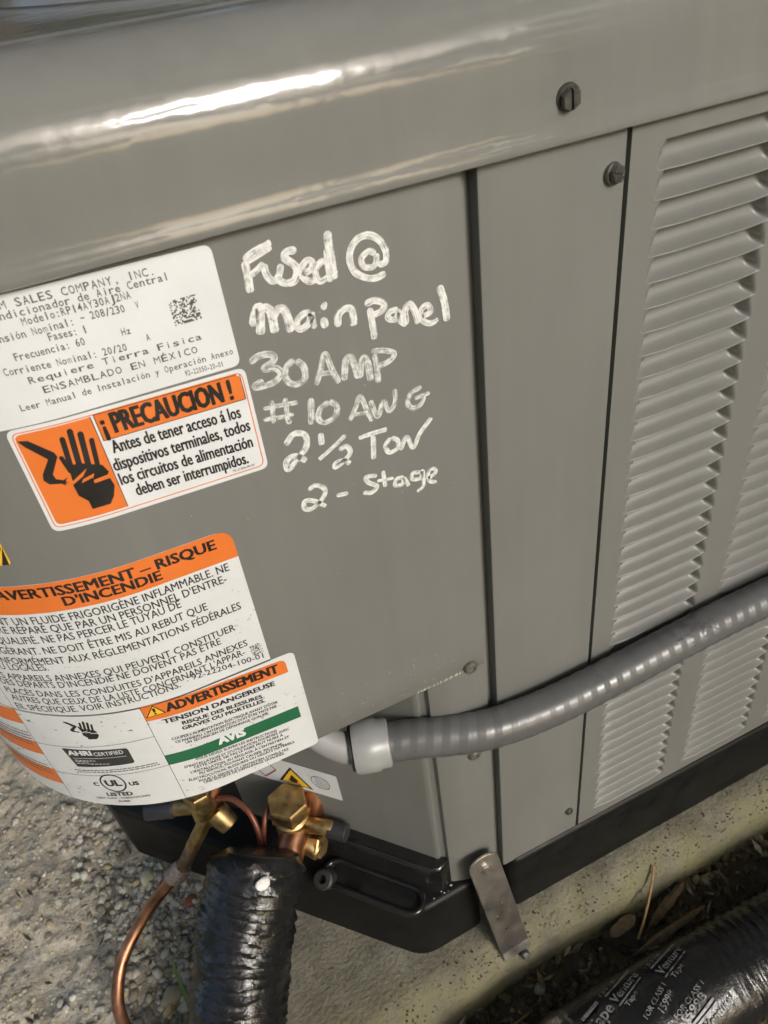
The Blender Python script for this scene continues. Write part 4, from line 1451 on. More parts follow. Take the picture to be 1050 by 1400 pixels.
# ---- scuffs: worn lower lip, grit flecks and one water drop on the control panel
p = Print()
rs = random.Random(8)
x = -0.050
while x < -0.018:
    l = rs.uniform(.0008, .0035)
    p.poly([(x, ZP + .0015), (x + l, ZP + .0015), (x + l * .9, ZP + .0030 + rs.uniform(0, .0018)), (x + l * .2, ZP + .0026 + rs.uniform(0, .0010))])
    x += l + rs.uniform(.0001, .0012)
for k in range(34):
    a, b = rs.uniform(-.105, -.02), ZP + abs(rs.gauss(0, .018)) + .004
    l, t = rs.uniform(.0004, .0016), rs.uniform(0, 6.28)
    if rs.random() < .3:
        p.stroke((a, b), (a + rs.uniform(.002, .006), b + rs.uniform(-.0008, .0004)), .00025)
    else:
        p.stroke((a, b), (a + l * math.cos(t), b + l * math.sin(t)), rs.uniform(.0003, .0006))
for k in range(26):
    a, b = rs.uniform(-.20, -.01), rs.uniform(ZP + .02, .60)
    t = rs.uniform(0, 6.28)
    p.stroke((a, b), (a + .0006 * math.cos(t), b + .0006 * math.sin(t)), .0004)
o = p.emit('scuff_marks', .00012, simple('pale_scuff', (.36, .34, .28), .6, var=.2), ctrl)
o['kind'] = 'stuff'

# ------------------------------------------------------------------ service valves (parts of the unit, brass)
def hexcap(pos, r, h, parent, mat, twist=0.2, name='hex_cap'):
    return lathe(name, [(r * .86, 0), (r * .98, h * .04), (r, h * .10), (r, h * .86), (r * .955, h * .95), (r * .90, h), (r * .2, h)], pos, (0.05, -0.06, 1), M[mat], parent, hexa=True, twist=twist)

def rod(name, a, b, r0, r1, mat, parent, seg=18):
    a, b = Vector(a), Vector(b)
    L = (b - a).length
    return lathe(name, [(r0 * .9, 0), (r0, L * .04), (r1, L * .96), (r1 * .9, L)], a, b - a, M[mat], parent, seg)

# big suction valve
va = lathe('suction_valve', [(.012, -.02), (.0145, -.015), (.0145, .018), (.0125, .020), (.0125, .026)], (-0.1415, 0.092, 0.122), (0.03, -.04, 1), M['brass'], unit, 20)
hexcap((-0.1412, 0.0905, 0.147), .0172, .018, va, 'brass', .35)
rod('copper_stub', (-0.128, 0.0905, 0.120), (-0.106, 0.104, 0.166), .0105, .0115, 'copper', va)
rod('copper_stub', (-0.1400, 0.0880, 0.128), (-0.158, 0.066, 0.118), .0115, .0125, 'copper', va)
rod('valve_neck', (-0.143, 0.085, 0.116), (-0.130, 0.066, 0.112), .0085, .0075, 'brass', va)
rod('service_port', (-0.134, 0.085, 0.130), (-0.113, 0.068, 0.132), .0070, .0062, 'brass', va)
rod('port_cap', (-0.1165, 0.071, 0.130), (-0.105, 0.060, 0.130), .0076, .0076, 'cap_black', va)
lathe('stem_nut', [(.0095, 0), (.0098, .001), (.0098, .009), (.0085, .010)], (-0.133, 0.075, 0.112), (.6, -.6, .2), M['brass'], va, hexa=True)
# small liquid valve
vb = lathe('liquid_valve', [(.008, -.018), (.0105, -.014), (.0105, .012), (.009, .014), (.009, .018)], (-0.2050, 0.133, 0.140), (0.03, -.04, 1), M['brass'], unit, 18)
hexcap((-0.2048, 0.1322, 0.157), .0118, .013, vb, 'brass', .1)
rod('service_port', (-0.2080, 0.134, 0.146), (-0.228, 0.142, 0.146), .0068, .0064, 'brass', vb)
rod('port_cap', (-0.2270, 0.1415, 0.146), (-0.250, 0.150, 0.146), .0078, .0070, 'cap_black', vb)
rod('copper_stub', (-0.198, 0.134, 0.138), (-0.178, 0.150, 0.176), .0060, .0060, 'copper', vb)
rod('valve_body', (-0.197, 0.129, 0.136), (-0.190, 0.118, 0.124), .0105, .0090, 'brass', vb)
rod('outlet_tube', (-0.204, 0.128, 0.136), (-0.2265, 0.1275, 0.104), .0062, .0062, 'brass', vb)
rod('burnt_outlet', (-0.2255, 0.1275, 0.1055), (-0.2420, 0.1270, 0.082), .0060, .0058, 'copper_burnt', vb)
# thin brown capillary from the small valve to the suction line
tube('capillary', [(-0.191, 0.129, 0.150), (-0.180, 0.118, 0.157), (-0.171, 0.102, 0.152), (-0.170, 0.090, 0.138), (-0.174, 0.083, 0.120), (-.176, .083, .108)], .0024, M['wire_red'], vb, 10)
tube('capillary', [(-0.150, 0.108, 0.152), (-0.160, 0.098, 0.146), (-0.168, 0.088, 0.130), (-.170, .085, .108)], .0022, M['wire_red'], vb, 10)

# ------------------------------------------------------------------ copper liquid line
cop = thing('copper_liquid_line', 'bare copper pipe bending down beside the gravel from the small valve', 'pipe', (-0.33, 0.11, -0.02))
cpath = [(-0.2405, 0.1270, 0.084), (-0.252, 0.1300, 0.070), (-0.274, 0.1300, 0.052), (-0.296, 0.1250, 0.034), (-0.316, 0.1110, 0.022), (-0.3265, 0.0960, 0.012), (-0.3310, 0.0790, 0.004), (-0.327, 0.0600, -0.001), (-0.312, 0.0450, -0.006), (-0.285, 0.0340, -0.011), (-0.25, 0.024, -0.016)]
tube('pipe', cpath, .0054, M['copper'], cop, 18, 8)
def lump(i, a, L, n):
    return .0072 + .0010 * noise.noise(Vector((L * 300, math.cos(a), math.sin(a)))) + .0014 * math.sin(PI * min(1, i / max(1, n - 1)))
tube('brazed_joint', [(-0.2395, 0.1270, 0.086), (-0.2465, 0.1285, 0.0775), (-0.2535, 0.1300, 0.0705)], lump, M['braze'], cop, 16, 8)

# ------------------------------------------------------------------ black taped insulation
def tape_mat(name, col, rough):
    m, nt, b = new_mat(name)
    b.inputs['Base Color'].default_value = c4(col)
    n = noise_node(nt, 70, 5, .6)
    r = ramp(nt, n.outputs[0], [(0.3, rough * .6), (0.7, rough * 1.5)])
    nt.links.new(r.outputs[0], b.inputs['Roughness'])
    n2 = noise_node(nt, 130, 4, .6)
    n3 = noise_node(nt, 480, 3, .6)
    b1 = bump(nt, b, n2.outputs[0], .30, .003)
    bump(nt, b, n3.outputs[0], .2, .0008, b1)
    return m
M['tape'] = tape_mat('black_tape', (0.012, 0.012, 0.013), .22)
M['foil_print'] = simple('silver_print', (0.30, 0.30, 0.29), .4, var=.2, nscale=400)
_fp = M['foil_print'].node_tree
_fn = noise_node(_fp, 170, 4, .65)
_fr = ramp(_fp, _fn.outputs[0], [(0.38, .025), (0.54, .27)])
_fp.links.new(_fr.outputs[0], _fp.nodes['Principled BSDF'].inputs['Base Color'])

def wrap_radius(r0, pitch, amp, seed, wob=.04, taper=None):
    def f(i, a, L, n):
        ph = L / pitch + a / (2 * PI) * 1.0 + .55 * noise.noise(Vector((L * 26, math.cos(a) * 1.2, math.sin(a) * 1.2 + seed))) + .22 * noise.noise(Vector((L * 70, math.cos(a) * 2.5 + seed, math.sin(a) * 2.5)))
        k = ph % 1.0
        saw = (k ** 1.6) if k < .86 else (1 - (k - .86) / .14)
        r = r0 * (1 + wob * noise.noise(Vector((L * 12, math.cos(a) * .8, math.sin(a) * .8 + seed * 2))))
        r += amp * saw * (.55 + .45 * noise.noise(Vector((L * 40, math.cos(a) * 2, math.sin(a) * 2 + seed))) ) * 1.2
        r += .0006 * noise.noise(Vector((L * 220, math.cos(a) * 9, math.sin(a) * 9)))
        if taper:
            r *= taper(L)
        return r
    return f

suction = thing('insulated_suction_line', 'thick black taped pipe insulation dropping from the brass valve, white chip on it', 'pipe', (-0.21, 0.05, 0))
hp = [(-0.1735, 0.0700, 0.150), (-0.179, 0.0625, 0.143), (-0.193, 0.0510, 0.122), (-0.207, 0.0380, 0.100), (-0.222, 0.0210, 0.074), (-0.236, 0.002, 0.050), (-0.249, -0.025, 0.024), (-0.260, -0.060, 0.000), (-.27, -.10, -.010)]
tube('tape_wrap', hp, wrap_radius(.0355, .0092, .0056, 1.0, .03, lambda L: .62 + .38 * min(1, (L / .012)) ** .45), M['tape'], suction, 60, 12, .0011)

line2 = thing('taped_line_set', 'black taped line set with silver printing lying on the dirt', 'pipe', (0.14, -0.132, -0.05))
lp = [(0.46, -0.138, -0.016), (0.36, -0.134, -0.017), (0.26, -0.130, -0.018), (0.15, -0.126, -0.0185), (0.05, -0.123, -0.0185), (-0.04, -0.124, -0.019), (-0.14, -0.130, -0.022)]
path2 = resample(smooth_path(lp, 10), .0012)
rf = wrap_radius(.0385, .0092, .0030, 4.0, .035)
def rf2(i, a, L, n):
    # a smooth printed tape patch interrupts the ribs
    x = path2[min(i, len(path2) - 1)].x
    k = max(0, min(1, (x - 0.118) / .03)) if x > .05 else max(0, min(1, (0.005 - x) / .03))
    return rf(i, a, L, n) * k + (.0395 + .0008 * noise.noise(Vector((L * 60, math.cos(a) * 2, math.sin(a) * 2)))) * (1 - k)
v, f = tube_geo(path2, rf2, 56)
mesh_obj('tape_wrap', v, f, M['tape'], line2)
# lettering mapped on the round tape
def l2_axis(x):
    best = min(path2, key=lambda p: abs(p.x - x))
    return best
def l2map_factory(x0, ang0, rot):
    cr, sr = math.cos(rot), math.sin(rot)
    def g(a, b, o=0.0):
        lx, ly = a * cr - b * sr, a * sr + b * cr
        p = l2_axis(x0 + lx)
        th = ang0 + ly / .040
        r = .0400 + o + .0008
        return Vector((x0 + lx, p.y - math.cos(th) * r, p.z + math.sin(th) * r))
    return g
def tape_print(items, x0, ang, rot, name='printed_lettering'):
    p = Print()
    for body, x, z, w, cap, bold in items:
        if body == '|':
            p.rect(x, z, x + w, z + cap)
        else:
            p.line(body, x, z, x + w, z, cap, bold)
    p.emit(name, .0006, M['foil_print'], line2, l2map_factory(x0, ang, rot))
brand = [('Venture', 0, 0, .032, .0064, .03), ('|', 0.0, -.0030, .031, .0011, 0), ('|', 0.0, .0092, .033, .0018, 0), ('Tape', .004, -.0082, .014, .0038, .02), ('1599B', -.002, .0124, .020, .0028, .01)]
tape_print(brand, 0.038, 1.84, R_(20))
tape_print(brand, 0.083, 1.86, R_(20))
tape_print([('Tape', 0, 0, .026, .0085, .03), ('|', .002, .0120, .020, .0030, 0)], 0.010, 1.58, R_(18))
tape_print([('FOR CLASS 1', 0, 0, .031, .0038, .01), ('1599B', .012, -.0075, .018, .0052, .02)], 0.052, 1.36, R_(24))
tape_print([('FOR CLASS 1', 0, 0, .036, .0038, .01)], 0.073, 1.12, R_(18))
tape_print([('1599B', 0, 0, .027, .0058, .03), ('|', .004, -.0045, .026, .0018, 0), ('|', .004, -.0076, .026, .0014, 0), ('Venture', .010, -.0160, .030, .0062, .03)], 0.078, .985, R_(18))

# ------------------------------------------------------------------ flexible conduit with its connector
cond = thing('flexible_conduit', 'grey flexible electrical conduit curving across the louvered side into a connector', 'conduit', (0.06, -0.014, 0.29))
cpts = [(-0.074, 0.0110, 0.2950), (-0.055, 0.0045, 0.2945), (-0.025, -0.0075, 0.2935), (0.0, -0.0135, 0.2925), (0.04, -0.0165, 0.2915), (0.09, -0.0165, 0.2925), (0.14, -0.0165, 0.2955), (0.20, -0.0170, 0.2975), (0.28, -0.020, 0.300), (0.40, -0.030, 0.310)]
def crad(i, a, L, n):
    k = .5 + .9 * noise.noise(Vector((L * 34, 2.0, 7.0)))
    return .01295 + (.00017 + .00012 * k) * math.sin(2 * PI * L / .0106 + a + .5 * k) ** 3
tube('conduit_jacket', cpts, crad, M['conduit'], cond, 36, 12, .0010)
ax = Vector((-1.0, 0.33, 0.0)).normalized()
st_ = Vector((-0.0705, 0.0100, 0.2950))
lathe('connector_nut', [(.0120, -.001), (.0152, 0), (.0158, .0015), (.0158, .0060), (.0172, .0085), (.0174, .0200), (.0166, .0230), (.0130, .0235)], st_, ax, M['fitting'], cond, 32)
tube('connector_neck', [tuple(st_ + ax * .022), tuple(st_ + ax * .031 + Vector((0, 0, .0035))), tuple(st_ + ax * .042 + Vector((0, .003, .0125))), tuple(st_ + ax * .050 + Vector((0, .005, .027))), tuple(st_ + ax * .052 + Vector((0, .005, .070)))], lambda i, a, L, n: .0108 - .0018 * min(1, L / .03), simple('grey_neck', (0.24, 0.245, 0.25), .5), cond, 24)
lathe('connector_gasket', [(.012, 0), (.0148, .0004), (.0148, .0024), (.012, .0028)], st_ + ax * .0228, ax, M['rubber'], cond, 28)
# worn printing on the jacket
p = Print()
rnd = random.Random(4)
for k in range(70):
    a, b = rnd.gauss(0, .010), rnd.gauss(0, .0045)
    p.stroke((a, b), (a + rnd.uniform(.0006, .0022), b + rnd.uniform(-.0006, .0006)), rnd.uniform(.0004, .0009))
def cmap(a, b, o=0.0):
    cen = Vector((0.150 + a, -0.01655, 0.2960))
    th = R_(62) + b / .013
    r = .0133 + o
    return cen + Vector((0, -math.cos(th) * r, math.sin(th) * r))
p.emit('worn_print', .0002, simple('faded_ink', (0.07, 0.07, 0.073), .5), cond, cmap)

# ------------------------------------------------------------------ tie-down bracket
br = thing('tie_down_bracket', 'bent metal strap bolting the black base to the concrete pad', 'bracket', (-0.004, -0.03, 0))
T0, T1 = Vector((-0.0185, -0.008, 0.128)), Vector((-0.0035, -0.030, -0.001))
def strap():
    # outline in (across, along); rounded top end
    w = .0135
    prof = [(-0.0010, .0085), (-.0002, .0045), (0.0, 0.0)]
    verts, faces = [], []
    bm = bmesh.new()
    top = []
    n = 10
    A = Vector((-0.0175, -0.0085, 0.116))
    B = Vector((-0.0045, -0.0310, 0.0000))
    along = (B - A).normalized()
    across = Vector((1, 0, 0.0))
    across = (across - along * across.dot(along)).normalized()
    pts = []
    for k in range(n + 1):
        t = PI - PI * k / n
        pts.append(A + across * (w * math.cos(t)) - along * (w * .75 * math.sin(t)))
    pts += [B + across * w, B - across * w]
    vs = [bm.verts.new(q) for q in pts]
    bm.faces.new(vs)
    # foot lying on the pad
    f0 = [bm.verts.new(B + across * w), bm.verts.new(B - across * w), bm.verts.new(B - across * w + Vector((.0005, -.0040, -.0070))), bm.verts.new(B + across * w + Vector((.0005, -.0040, -.0070)))]
    bm.faces.new(f0)
    bmesh.ops.remove_doubles(bm, verts=bm.verts, dist=.0001)
    return bm, A, B, along, across
bm, A, B, al, ac = strap()
sp = bm_obj('strap', bm, M['zinc'], br, smooth=False)
md = sp.modifiers.new('thickness', 'SOLIDIFY')
md.thickness = .0020
md.offset = 0
bv = sp.modifiers.new('edge', 'BEVEL')
bv.width = .0006
bv.segments = 2
nrm = ac.cross(al)
if nrm.y > 0:
    nrm = -nrm
hs = hex_screw(A + al * .006 + nrm * .0012, nrm, br, 30, (0, 0), .85, 'zinc')
lathe('anchor_bolt', [(.0042, 0), (.0042, .003), (.003, .0042), (.001, .0044)], B + Vector((.006, -.0060, -.010)), (0, -.8, .6), M['screw'], br, hexa=True)
for k, (u_, w_) in enumerate(((.055, .003), (.068, -.005), (.072, .007))):
    lathe('rust_spot', [(.0012, 0), (.0008, .0003)], A + al * u_ + ac * w_ + nrm * .0009, nrm, M['copper_burnt'], sp, 8)

# ------------------------------------------------------------------ stones, litter, small debris
def stone_mesh(seed, name='pebble', sub=2):
    bm = bmesh.new()
    bmesh.ops.create_icosphere(bm, subdivisions=sub, radius=1.0)
    sx, sy, sz = 1.0, random.uniform(.65, .95), random.uniform(.5, .75)
    for v in bm.verts:
        k = 1 + .28 * noise.noise(v.co * 1.1 + Vector((seed * 3.7, 0, 0))) + .08 * noise.noise(v.co * 3 + Vector((0, seed, 0)))
        v.co = Vector((v.co.x * sx, v.co.y * sy, v.co.z * sz)) * k
    me = bpy.data.meshes.new(name)
    bm.to_mesh(me)
    bm.free()
    me.polygons.foreach_set('use_smooth', [True] * len(me.polygons))
    return me

def stone_mat():
    m, nt, b = new_mat('pebbles')
    n0 = noise_node(nt, 55, 1)
    oi = N_(nt, 'ShaderNodeObjectInfo')
    geo = N_(nt, 'ShaderNodeNewGeometry')
    add = N_(nt, 'ShaderNodeMath', operation='ADD')
    nt.links.new(oi.outputs['Random'], add.inputs[0])
    nt.links.new(geo.outputs['Random Per Island'], add.inputs[1])
    fr = N_(nt, 'ShaderNodeMath', operation='FRACT')
    nt.links.new(add.outputs[0], fr.inputs[0])
    r = ramp(nt, fr.outputs[0], [(0.0, (0.24, 0.21, 0.16)), (0.2, (0.36, 0.33, 0.26)), (0.42, (0.50, 0.47, 0.39)), (0.62, (0.58, 0.555, 0.48)), (0.78, (0.33, 0.31, 0.27)), (0.9, (0.50, 0.40, 0.22)), (0.97, (0.17, 0.15, 0.125))])
    r.color_ramp.interpolation = 'CONSTANT'
    n = noise_node(nt, 240, 4)
    g = ramp(nt, n.outputs[0], [(0.3, .7), (0.7, 1.08)])
    mx = N_(nt, 'ShaderNodeMix', data_type='RGBA', blend_type='MULTIPLY')
    mx.inputs[0].default_value = 1
    nt.links.new(r.outputs[0], mx.inputs[6])
    nt.links.new(g.outputs[0], mx.inputs[7])
    nt.links.new(mx.outputs[2], b.inputs['Base Color'])
    b.inputs['Roughness'].default_value = .6
    bump(nt, b, n.outputs[0], .2, .0006)
    return m
M['stone'] = stone_mat()
protos = [stone_mesh(k) for k in range(8)]
grits = [stone_mesh(k + 20, 'grit', 1) for k in range(4)]

def in_gravel(x, y):
    # band of loose gravel between the sandy ground and the base
    d = (Vector((x, y)) - O1).dot(WN)            # distance in front of the chamfered base
    if y > .26 and x > -.303:
        return 0
    if d < -.004 and x > -.305:
        return 0
    c = abs(x + .262 + .20 * (y - .10)) 
    return max(0, 1 - c / .075)

rnd = random.Random(21)
verts, faces = [], []
big = []
cnt = 0
while cnt < 1500:
    x, y = rnd.uniform(-.40, -.175), rnd.uniform(-.03, .33)
    w = in_gravel(x, y)
    if rnd.random() > w ** .8:
        continue
    cnt += 1
    r = rnd.choice((.0022, .0028, .0034, .0042, .0050)) * rnd.uniform(.8, 1.2)
    if r > .0046 and len(big) < 90:
        if all((Vector((x, y)) - Vector(b[:2])).length > .008 for b in big):
            big.append((x, y, r))
        continue
    me = protos[rnd.randrange(8)]
    rot = Matrix.Rotation(rnd.uniform(0, 6.28), 3, 'Z') @ Matrix.Rotation(rnd.uniform(-.4, .4), 3, 'X')
    z = ground_h(x, y) + r * rnd.uniform(.0, .55)
    n0 = len(verts)
    verts += [tuple(rot @ v.co * r + Vector((x, y, z))) for v in me.vertices]
    faces += [tuple(i + n0 for i in p.vertices) for p in me.polygons]
# fine grit scattered over the sandy ground
for k in range(3200):
    x, y = rnd.uniform(-.50, -.26), rnd.uniform(.0, .55)
    if x > -.315 and y > .2:
        continue
    r = rnd.uniform(.0009, .0026) * (1 + .9 * (rnd.random() < .10))
    me = grits[rnd.randrange(4)]
    rot = Matrix.Rotation(rnd.uniform(0, 6.28), 3, 'Z')
    z = ground_h(x, y) + r * rnd.uniform(-.2, .4)
    n0 = len(verts)
    verts += [tuple(rot @ v.co * r + Vector((x, y, z))) for v in me.vertices]
    faces += [tuple(i + n0 for i in p.vertices) for p in me.polygons]
gr = mesh_obj('gravel', verts, faces, M['stone'])
gr['kind'] = 'stuff'
tag(gr, 'loose pale gravel and grit between the sandy ground and the black base', 'gravel')
for x, y, r in big:
    o = bpy.data.objects.new('pebble', protos[rnd.randrange(8)])
    if not o.data.materials:
        o.data.materials.append(M['stone'])
    COL.objects.link(o)
    o.location = (x, y, ground_h(x, y) + r * .35)
    o.rotation_euler = (rnd.uniform(-.3, .3), rnd.uniform(-.3, .3), rnd.uniform(0, 6.28))
    o.scale = (r, r, r)
    tag(o, 'rounded pale pebble lying loose in the gravel beside the copper pipe', 'pebble', 'larger pebbles in the gravel')

def stone_thing(x, y, r, mat, label, flat=.6, rz=0.4):
    me = stone_mesh(x * 77 + y * 31, 'stone')
    for v in me.vertices:
        v.co.z *= flat
    me.materials.append(mat)
    o = bpy.data.objects.new('stone', me)
    COL.objects.link(o)
    o.location = (x, y, ground_h(x, y) + r * .35)
    o.rotation_euler = (0.1, .1, rz)
    o.scale = (r, r, r)
    return tag(o, label, 'stone')
stone_thing(-.292, .083, .0115, simple('tan_stone', (.34, .31, .22), .6, var=.2), 'large flat tan stone left of the green grass blade')
stone_thing(-.281, .072, .0085, simple('grey_stone', (.46, .45, .39), .6, var=.2), 'pale grey angular stone beside the green grass blade')
stone_thing(-.291, .205, .0095, simple('cream_stone', (.62, .58, .36), .5, var=.15), 'long cream stone against the black base near the copper pipe', .6, 1.2)
stone_thing(-.255, .158, .0070, simple('brick_chip', (.30, .10, .05), .7, var=.3), 'small red brick chip under the copper pipe', .6)

# leaf litter and clods on the dark dirt
def litter():
    rnd = random.Random(5)
    verts, faces = [], []
    for k in range(620):
        x = rnd.uniform(-.14, .42)
        y = rnd.uniform(-.115, pad_edge(x) - .004)
        L, w = rnd.uniform(.004, .018), rnd.uniform(.002, .007)
        a = rnd.uniform(0, 6.28)
        z = ground_h(x, y) + rnd.uniform(.000, .007)
        d = Vector((math.cos(a), math.sin(a), rnd.uniform(-.4, .5)))
        n = Vector((-math.sin(a), math.cos(a), rnd.uniform(-.4, .4)))
        c = Vector((x, y, z))
        n0 = len(verts)
        up = Vector((0, 0, rnd.uniform(.001, .004)))
        verts += [c - d * L / 2, c + n * w / 2 + up * .5, c + d * L / 2 + up, c - n * w / 2, c + up * .8]
        faces += [(n0, n0 + 3, n0 + 4), (n0 + 3, n0 + 2, n0 + 4), (n0 + 2, n0 + 1, n0 + 4), (n0 + 1, n0, n0 + 4)]
    for k in range(150):
        x, y = rnd.uniform(-.48, -.23), rnd.uniform(.02, .5)
        if (Vector((x, y)) - O1).dot(WN) < .006 or (x > -.315 and y > .2):
            continue
        L, w = rnd.uniform(.003, .016), rnd.uniform(.0012, .0035)
        a = rnd.uniform(0, 6.28)
        z = ground_h(x, y) + rnd.uniform(.001, .004)
        d = Vector((math.cos(a), math.sin(a), rnd.uniform(-.15, .15)))
        n = Vector((-math.sin(a), math.cos(a), rnd.uniform(-.3, .3)))
        c = Vector((x, y, z))
        n0 = len(verts)
        verts += [c - d * L / 2, c + n * w / 2, c + d * L / 2, c - n * w / 2, c + Vector((0, 0, .001))]
        faces += [(n0, n0 + 3, n0 + 4), (n0 + 3, n0 + 2, n0 + 4), (n0 + 2, n0 + 1, n0 + 4), (n0 + 1, n0, n0 + 4)]
    for k in range(420):
        x = rnd.uniform(-.16, .42)
        y = rnd.uniform(-.125, pad_edge(x) - .003)
        r = rnd.uniform(.0018, .0065)
        me = protos[rnd.randrange(8)]
        rot = Matrix.Rotation(rnd.uniform(0, 6.28), 3, 'Z') @ Matrix.Rotation(rnd.uniform(-.8, .8), 3, 'X')
        n0 = len(verts)
        z = ground_h(x, y) + r * .3
        verts += [rot @ v.co * r + Vector((x, y, z)) for v in me.vertices]
        faces += [tuple(i + n0 for i in p.vertices) for p in me.polygons]
    return verts, faces
def litter_mat():
    m, nt, b = new_mat('leaf_litter')
    geo = N_(nt, 'ShaderNodeNewGeometry')
    r = ramp(nt, geo.outputs['Random Per Island'], [(0.0, (0.05, 0.035, 0.018)), (0.3, (0.11, 0.078, 0.042)), (0.55, (0.18, 0.135, 0.08)), (0.75, (0.08, 0.067, 0.032)), (0.9, (0.27, 0.21, 0.135)), (0.97, (.38, .33, .25))])
    r.color_ramp.interpolation = 'CONSTANT'
    n = noise_node(nt, 300, 4)
    g = ramp(nt, n.outputs[0], [(0.3, .6), (0.7, 1.1)])
    mx = N_(nt, 'ShaderNodeMix', data_type='RGBA', blend_type='MULTIPLY')
    mx.inputs[0].default_value = 1
    nt.links.new(r.outputs[0], mx.inputs[6])
    nt.links.new(g.outputs[0], mx.inputs[7])
    nt.links.new(mx.outputs[2], b.inputs['Base Color'])
    b.inputs['Roughness'].default_value = .75
    return m
v, f = litter()
lt = mesh_obj('leaf_litter', v, f, litter_mat())
lt['kind'] = 'stuff'
tag(lt, 'dark brown leaf litter and clods of dirt along the pad edge', 'leaf litter')

rnd = random.Random(77)
cv, cf = [], []
for k in range(420):
    x = rnd.uniform(-.13, .42)
    y = pad_edge(x) + abs(rnd.gauss(0, .012)) + .001
    if y > -.006:
        continue
    r = rnd.uniform(.0004, .0013)
    t = min(1, max(0, (y - pad_edge(x)) / .028))
    z = -0.013 + 0.013 * (1 - (1 - t) ** 2) + r * .3
    me = grits[rnd.randrange(4)]
    n0 = len(cv)
    cv += [v.co * r + Vector((x, y, z)) for v in me.vertices]
    cf += [tuple(i + n0 for i in p.vertices) for p in me.polygons]
cr_ = mesh_obj('soil_crumbs', cv, cf, lt.data.materials[0])
cr_['kind'] = 'stuff'
tag(cr_, 'crumbs of brown soil washed on to the rim of the concrete pad', 'soil')

M['straw'] = simple('dry_straw', (.33, .19, .07), .6, var=.25, nscale=200)
M['bark'] = simple('wood_chip', (.17, .115, .065), .75, var=.35, nscale=120, bscale=300, bstr=.5)
tag(tube('dry_straw', [(0.146, -.030, -.004), (.132, -.044, -.010), (.112, -.060, -.018), (.100, -.068, -.026)], .0011, M['straw'], None, 8), 'thin orange dry stem leaning from the pad edge to the taped line', 'stem')
def chip(name, a, b, w, h, label, mat='bark'):
    a, b = Vector(a), Vector(b)
    d = (b - a)
    L = d.length
    d.normalize()
    n = Vector((-d.y, d.x, 0)).normalized()
    up = d.cross(n)
    bm = bmesh.new()
    ks = 7
    rows = []
    rn = random.Random(int(L * 1e5))
    for k in range(ks + 1):
        t = k / ks
        ww = w * (1 - .75 * abs(2 * t - 1) ** 3) * rn.uniform(.8, 1.1)
        c = a + d * L * t + up * rn.uniform(-.0006, .0008)
        rows.append([bm.verts.new(c + n * ww / 2), bm.verts.new(c + up * h), bm.verts.new(c - n * ww / 2), bm.verts.new(c - up * h * .4)])
    for r0, r1 in zip(rows, rows[1:]):
        for i in range(4):
            bm.faces.new((r0[i], r0[(i + 1) % 4], r1[(i + 1) % 4], r1[i]))
    bm.faces.new(rows[0])
    bm.faces.new(rows[-1][::-1])
    return tag(bm_obj(name, bm, M[mat], None), label, 'wood chip')
chip('wood_chip', (.118, -.062, -.036), (.172, -.045, -.034), .009, .003, 'long brown wood chip on the dirt right of the dry stem')
chip('wood_chip', (.085, -.080, -.016), (.165, -.076, -.014), .007, .003, 'pale thin wood strip lying along the edge of the taped line', 'bark')
chip('dry_leaf', (.083, -.052, -.034), (.112, -.049, -.032), .012, .002, 'curled brown dry leaf on the dirt between pad and taped line')
chip('twig', (-.060, -.075, -.040), (-.012, -.070, -.036), .003, .0015, 'short twig on the dirt below the bracket', 'straw')

# grass blade, white chip on the hose
def blade(pts, w):
    verts, faces = [], []
    path = smooth_path(pts, 6)
    n = len(path)
    for i, q in enumerate(path):
        t = i / (n - 1)
        d = (path[min(i + 1, n - 1)] - path[max(i - 1, 0)]).normalized()
        s = d.cross(Vector((-.3, -.6, .8))).normalized()
        ww = w * (1 - t) ** .6 + .0002
        up = s.cross(d).normalized() * ww * .25
        verts += [q - s * ww, q + up, q + s * ww]
    for i in range(n - 1):
        for c in range(2):
            a = i * 3 + c
            faces.append((a, a + 1, a + 4, a + 3))
    return verts, faces
M['grass'] = simple('grass_green', (.10, .19, .035), .5, var=.2)
v, f = blade([(-.276, .040, -.025), (-.277, .062, -.005), (-.279, .085, .006), (-.281, .098, .008)], .0024)
tag(mesh_obj('grass_blade', v, f, M['grass']), 'single green grass blade sticking up through the gravel beside the black hose', 'grass')
chipm = stone_mesh(99, 'paint_chip')
for v_ in chipm.vertices:
    v_.co.z *= .35
chipm.materials.append(simple('white_chip', (.74, .73, .70), .5, var=.04))
pc = bpy.data.objects.new('paint_chip', chipm)
COL.objects.link(pc)
pc.location = (-.1780, .0330, .1665)
pc.rotation_euler = (R_(38), R_(8), .3)
pc.scale = (.0062, .0055, .006)
tag(pc, 'small white flake stuck on the black taped hose', 'flake')

# ------------------------------------------------------------------ the trees whose foliage the glossy cover mirrors, and one added to filter the sun
def leaf_mat():
    m, nt, b = new_mat('tree_leaf')
    geo = N_(nt, 'ShaderNodeNewGeometry')
    r = ramp(nt, geo.outputs['Random Per Island'], [(0.0, (.05, .075, .015)), (0.5, (.08, .11, .022)), (1.0, (.13, .14, .03))])
    nt.links.new(r.outputs[0], b.inputs['Base Color'])
    b.inputs['Roughness'].default_value = .5
    tr = N_(nt, 'ShaderNodeBsdfTranslucent')
    tr.inputs[0].default_value = (.38, .40, .07, 1)
    mx = N_(nt, 'ShaderNodeMixShader')
    mx.inputs[0].default_value = .5
    nt.links.new(b.outputs[0], mx.inputs[1])
    nt.links.new(tr.outputs[0], mx.inputs[2])
    nt.links.new(mx.outputs[0], nt.nodes['Material Output'].inputs[0])
    return m
M['leaf'] = leaf_mat()
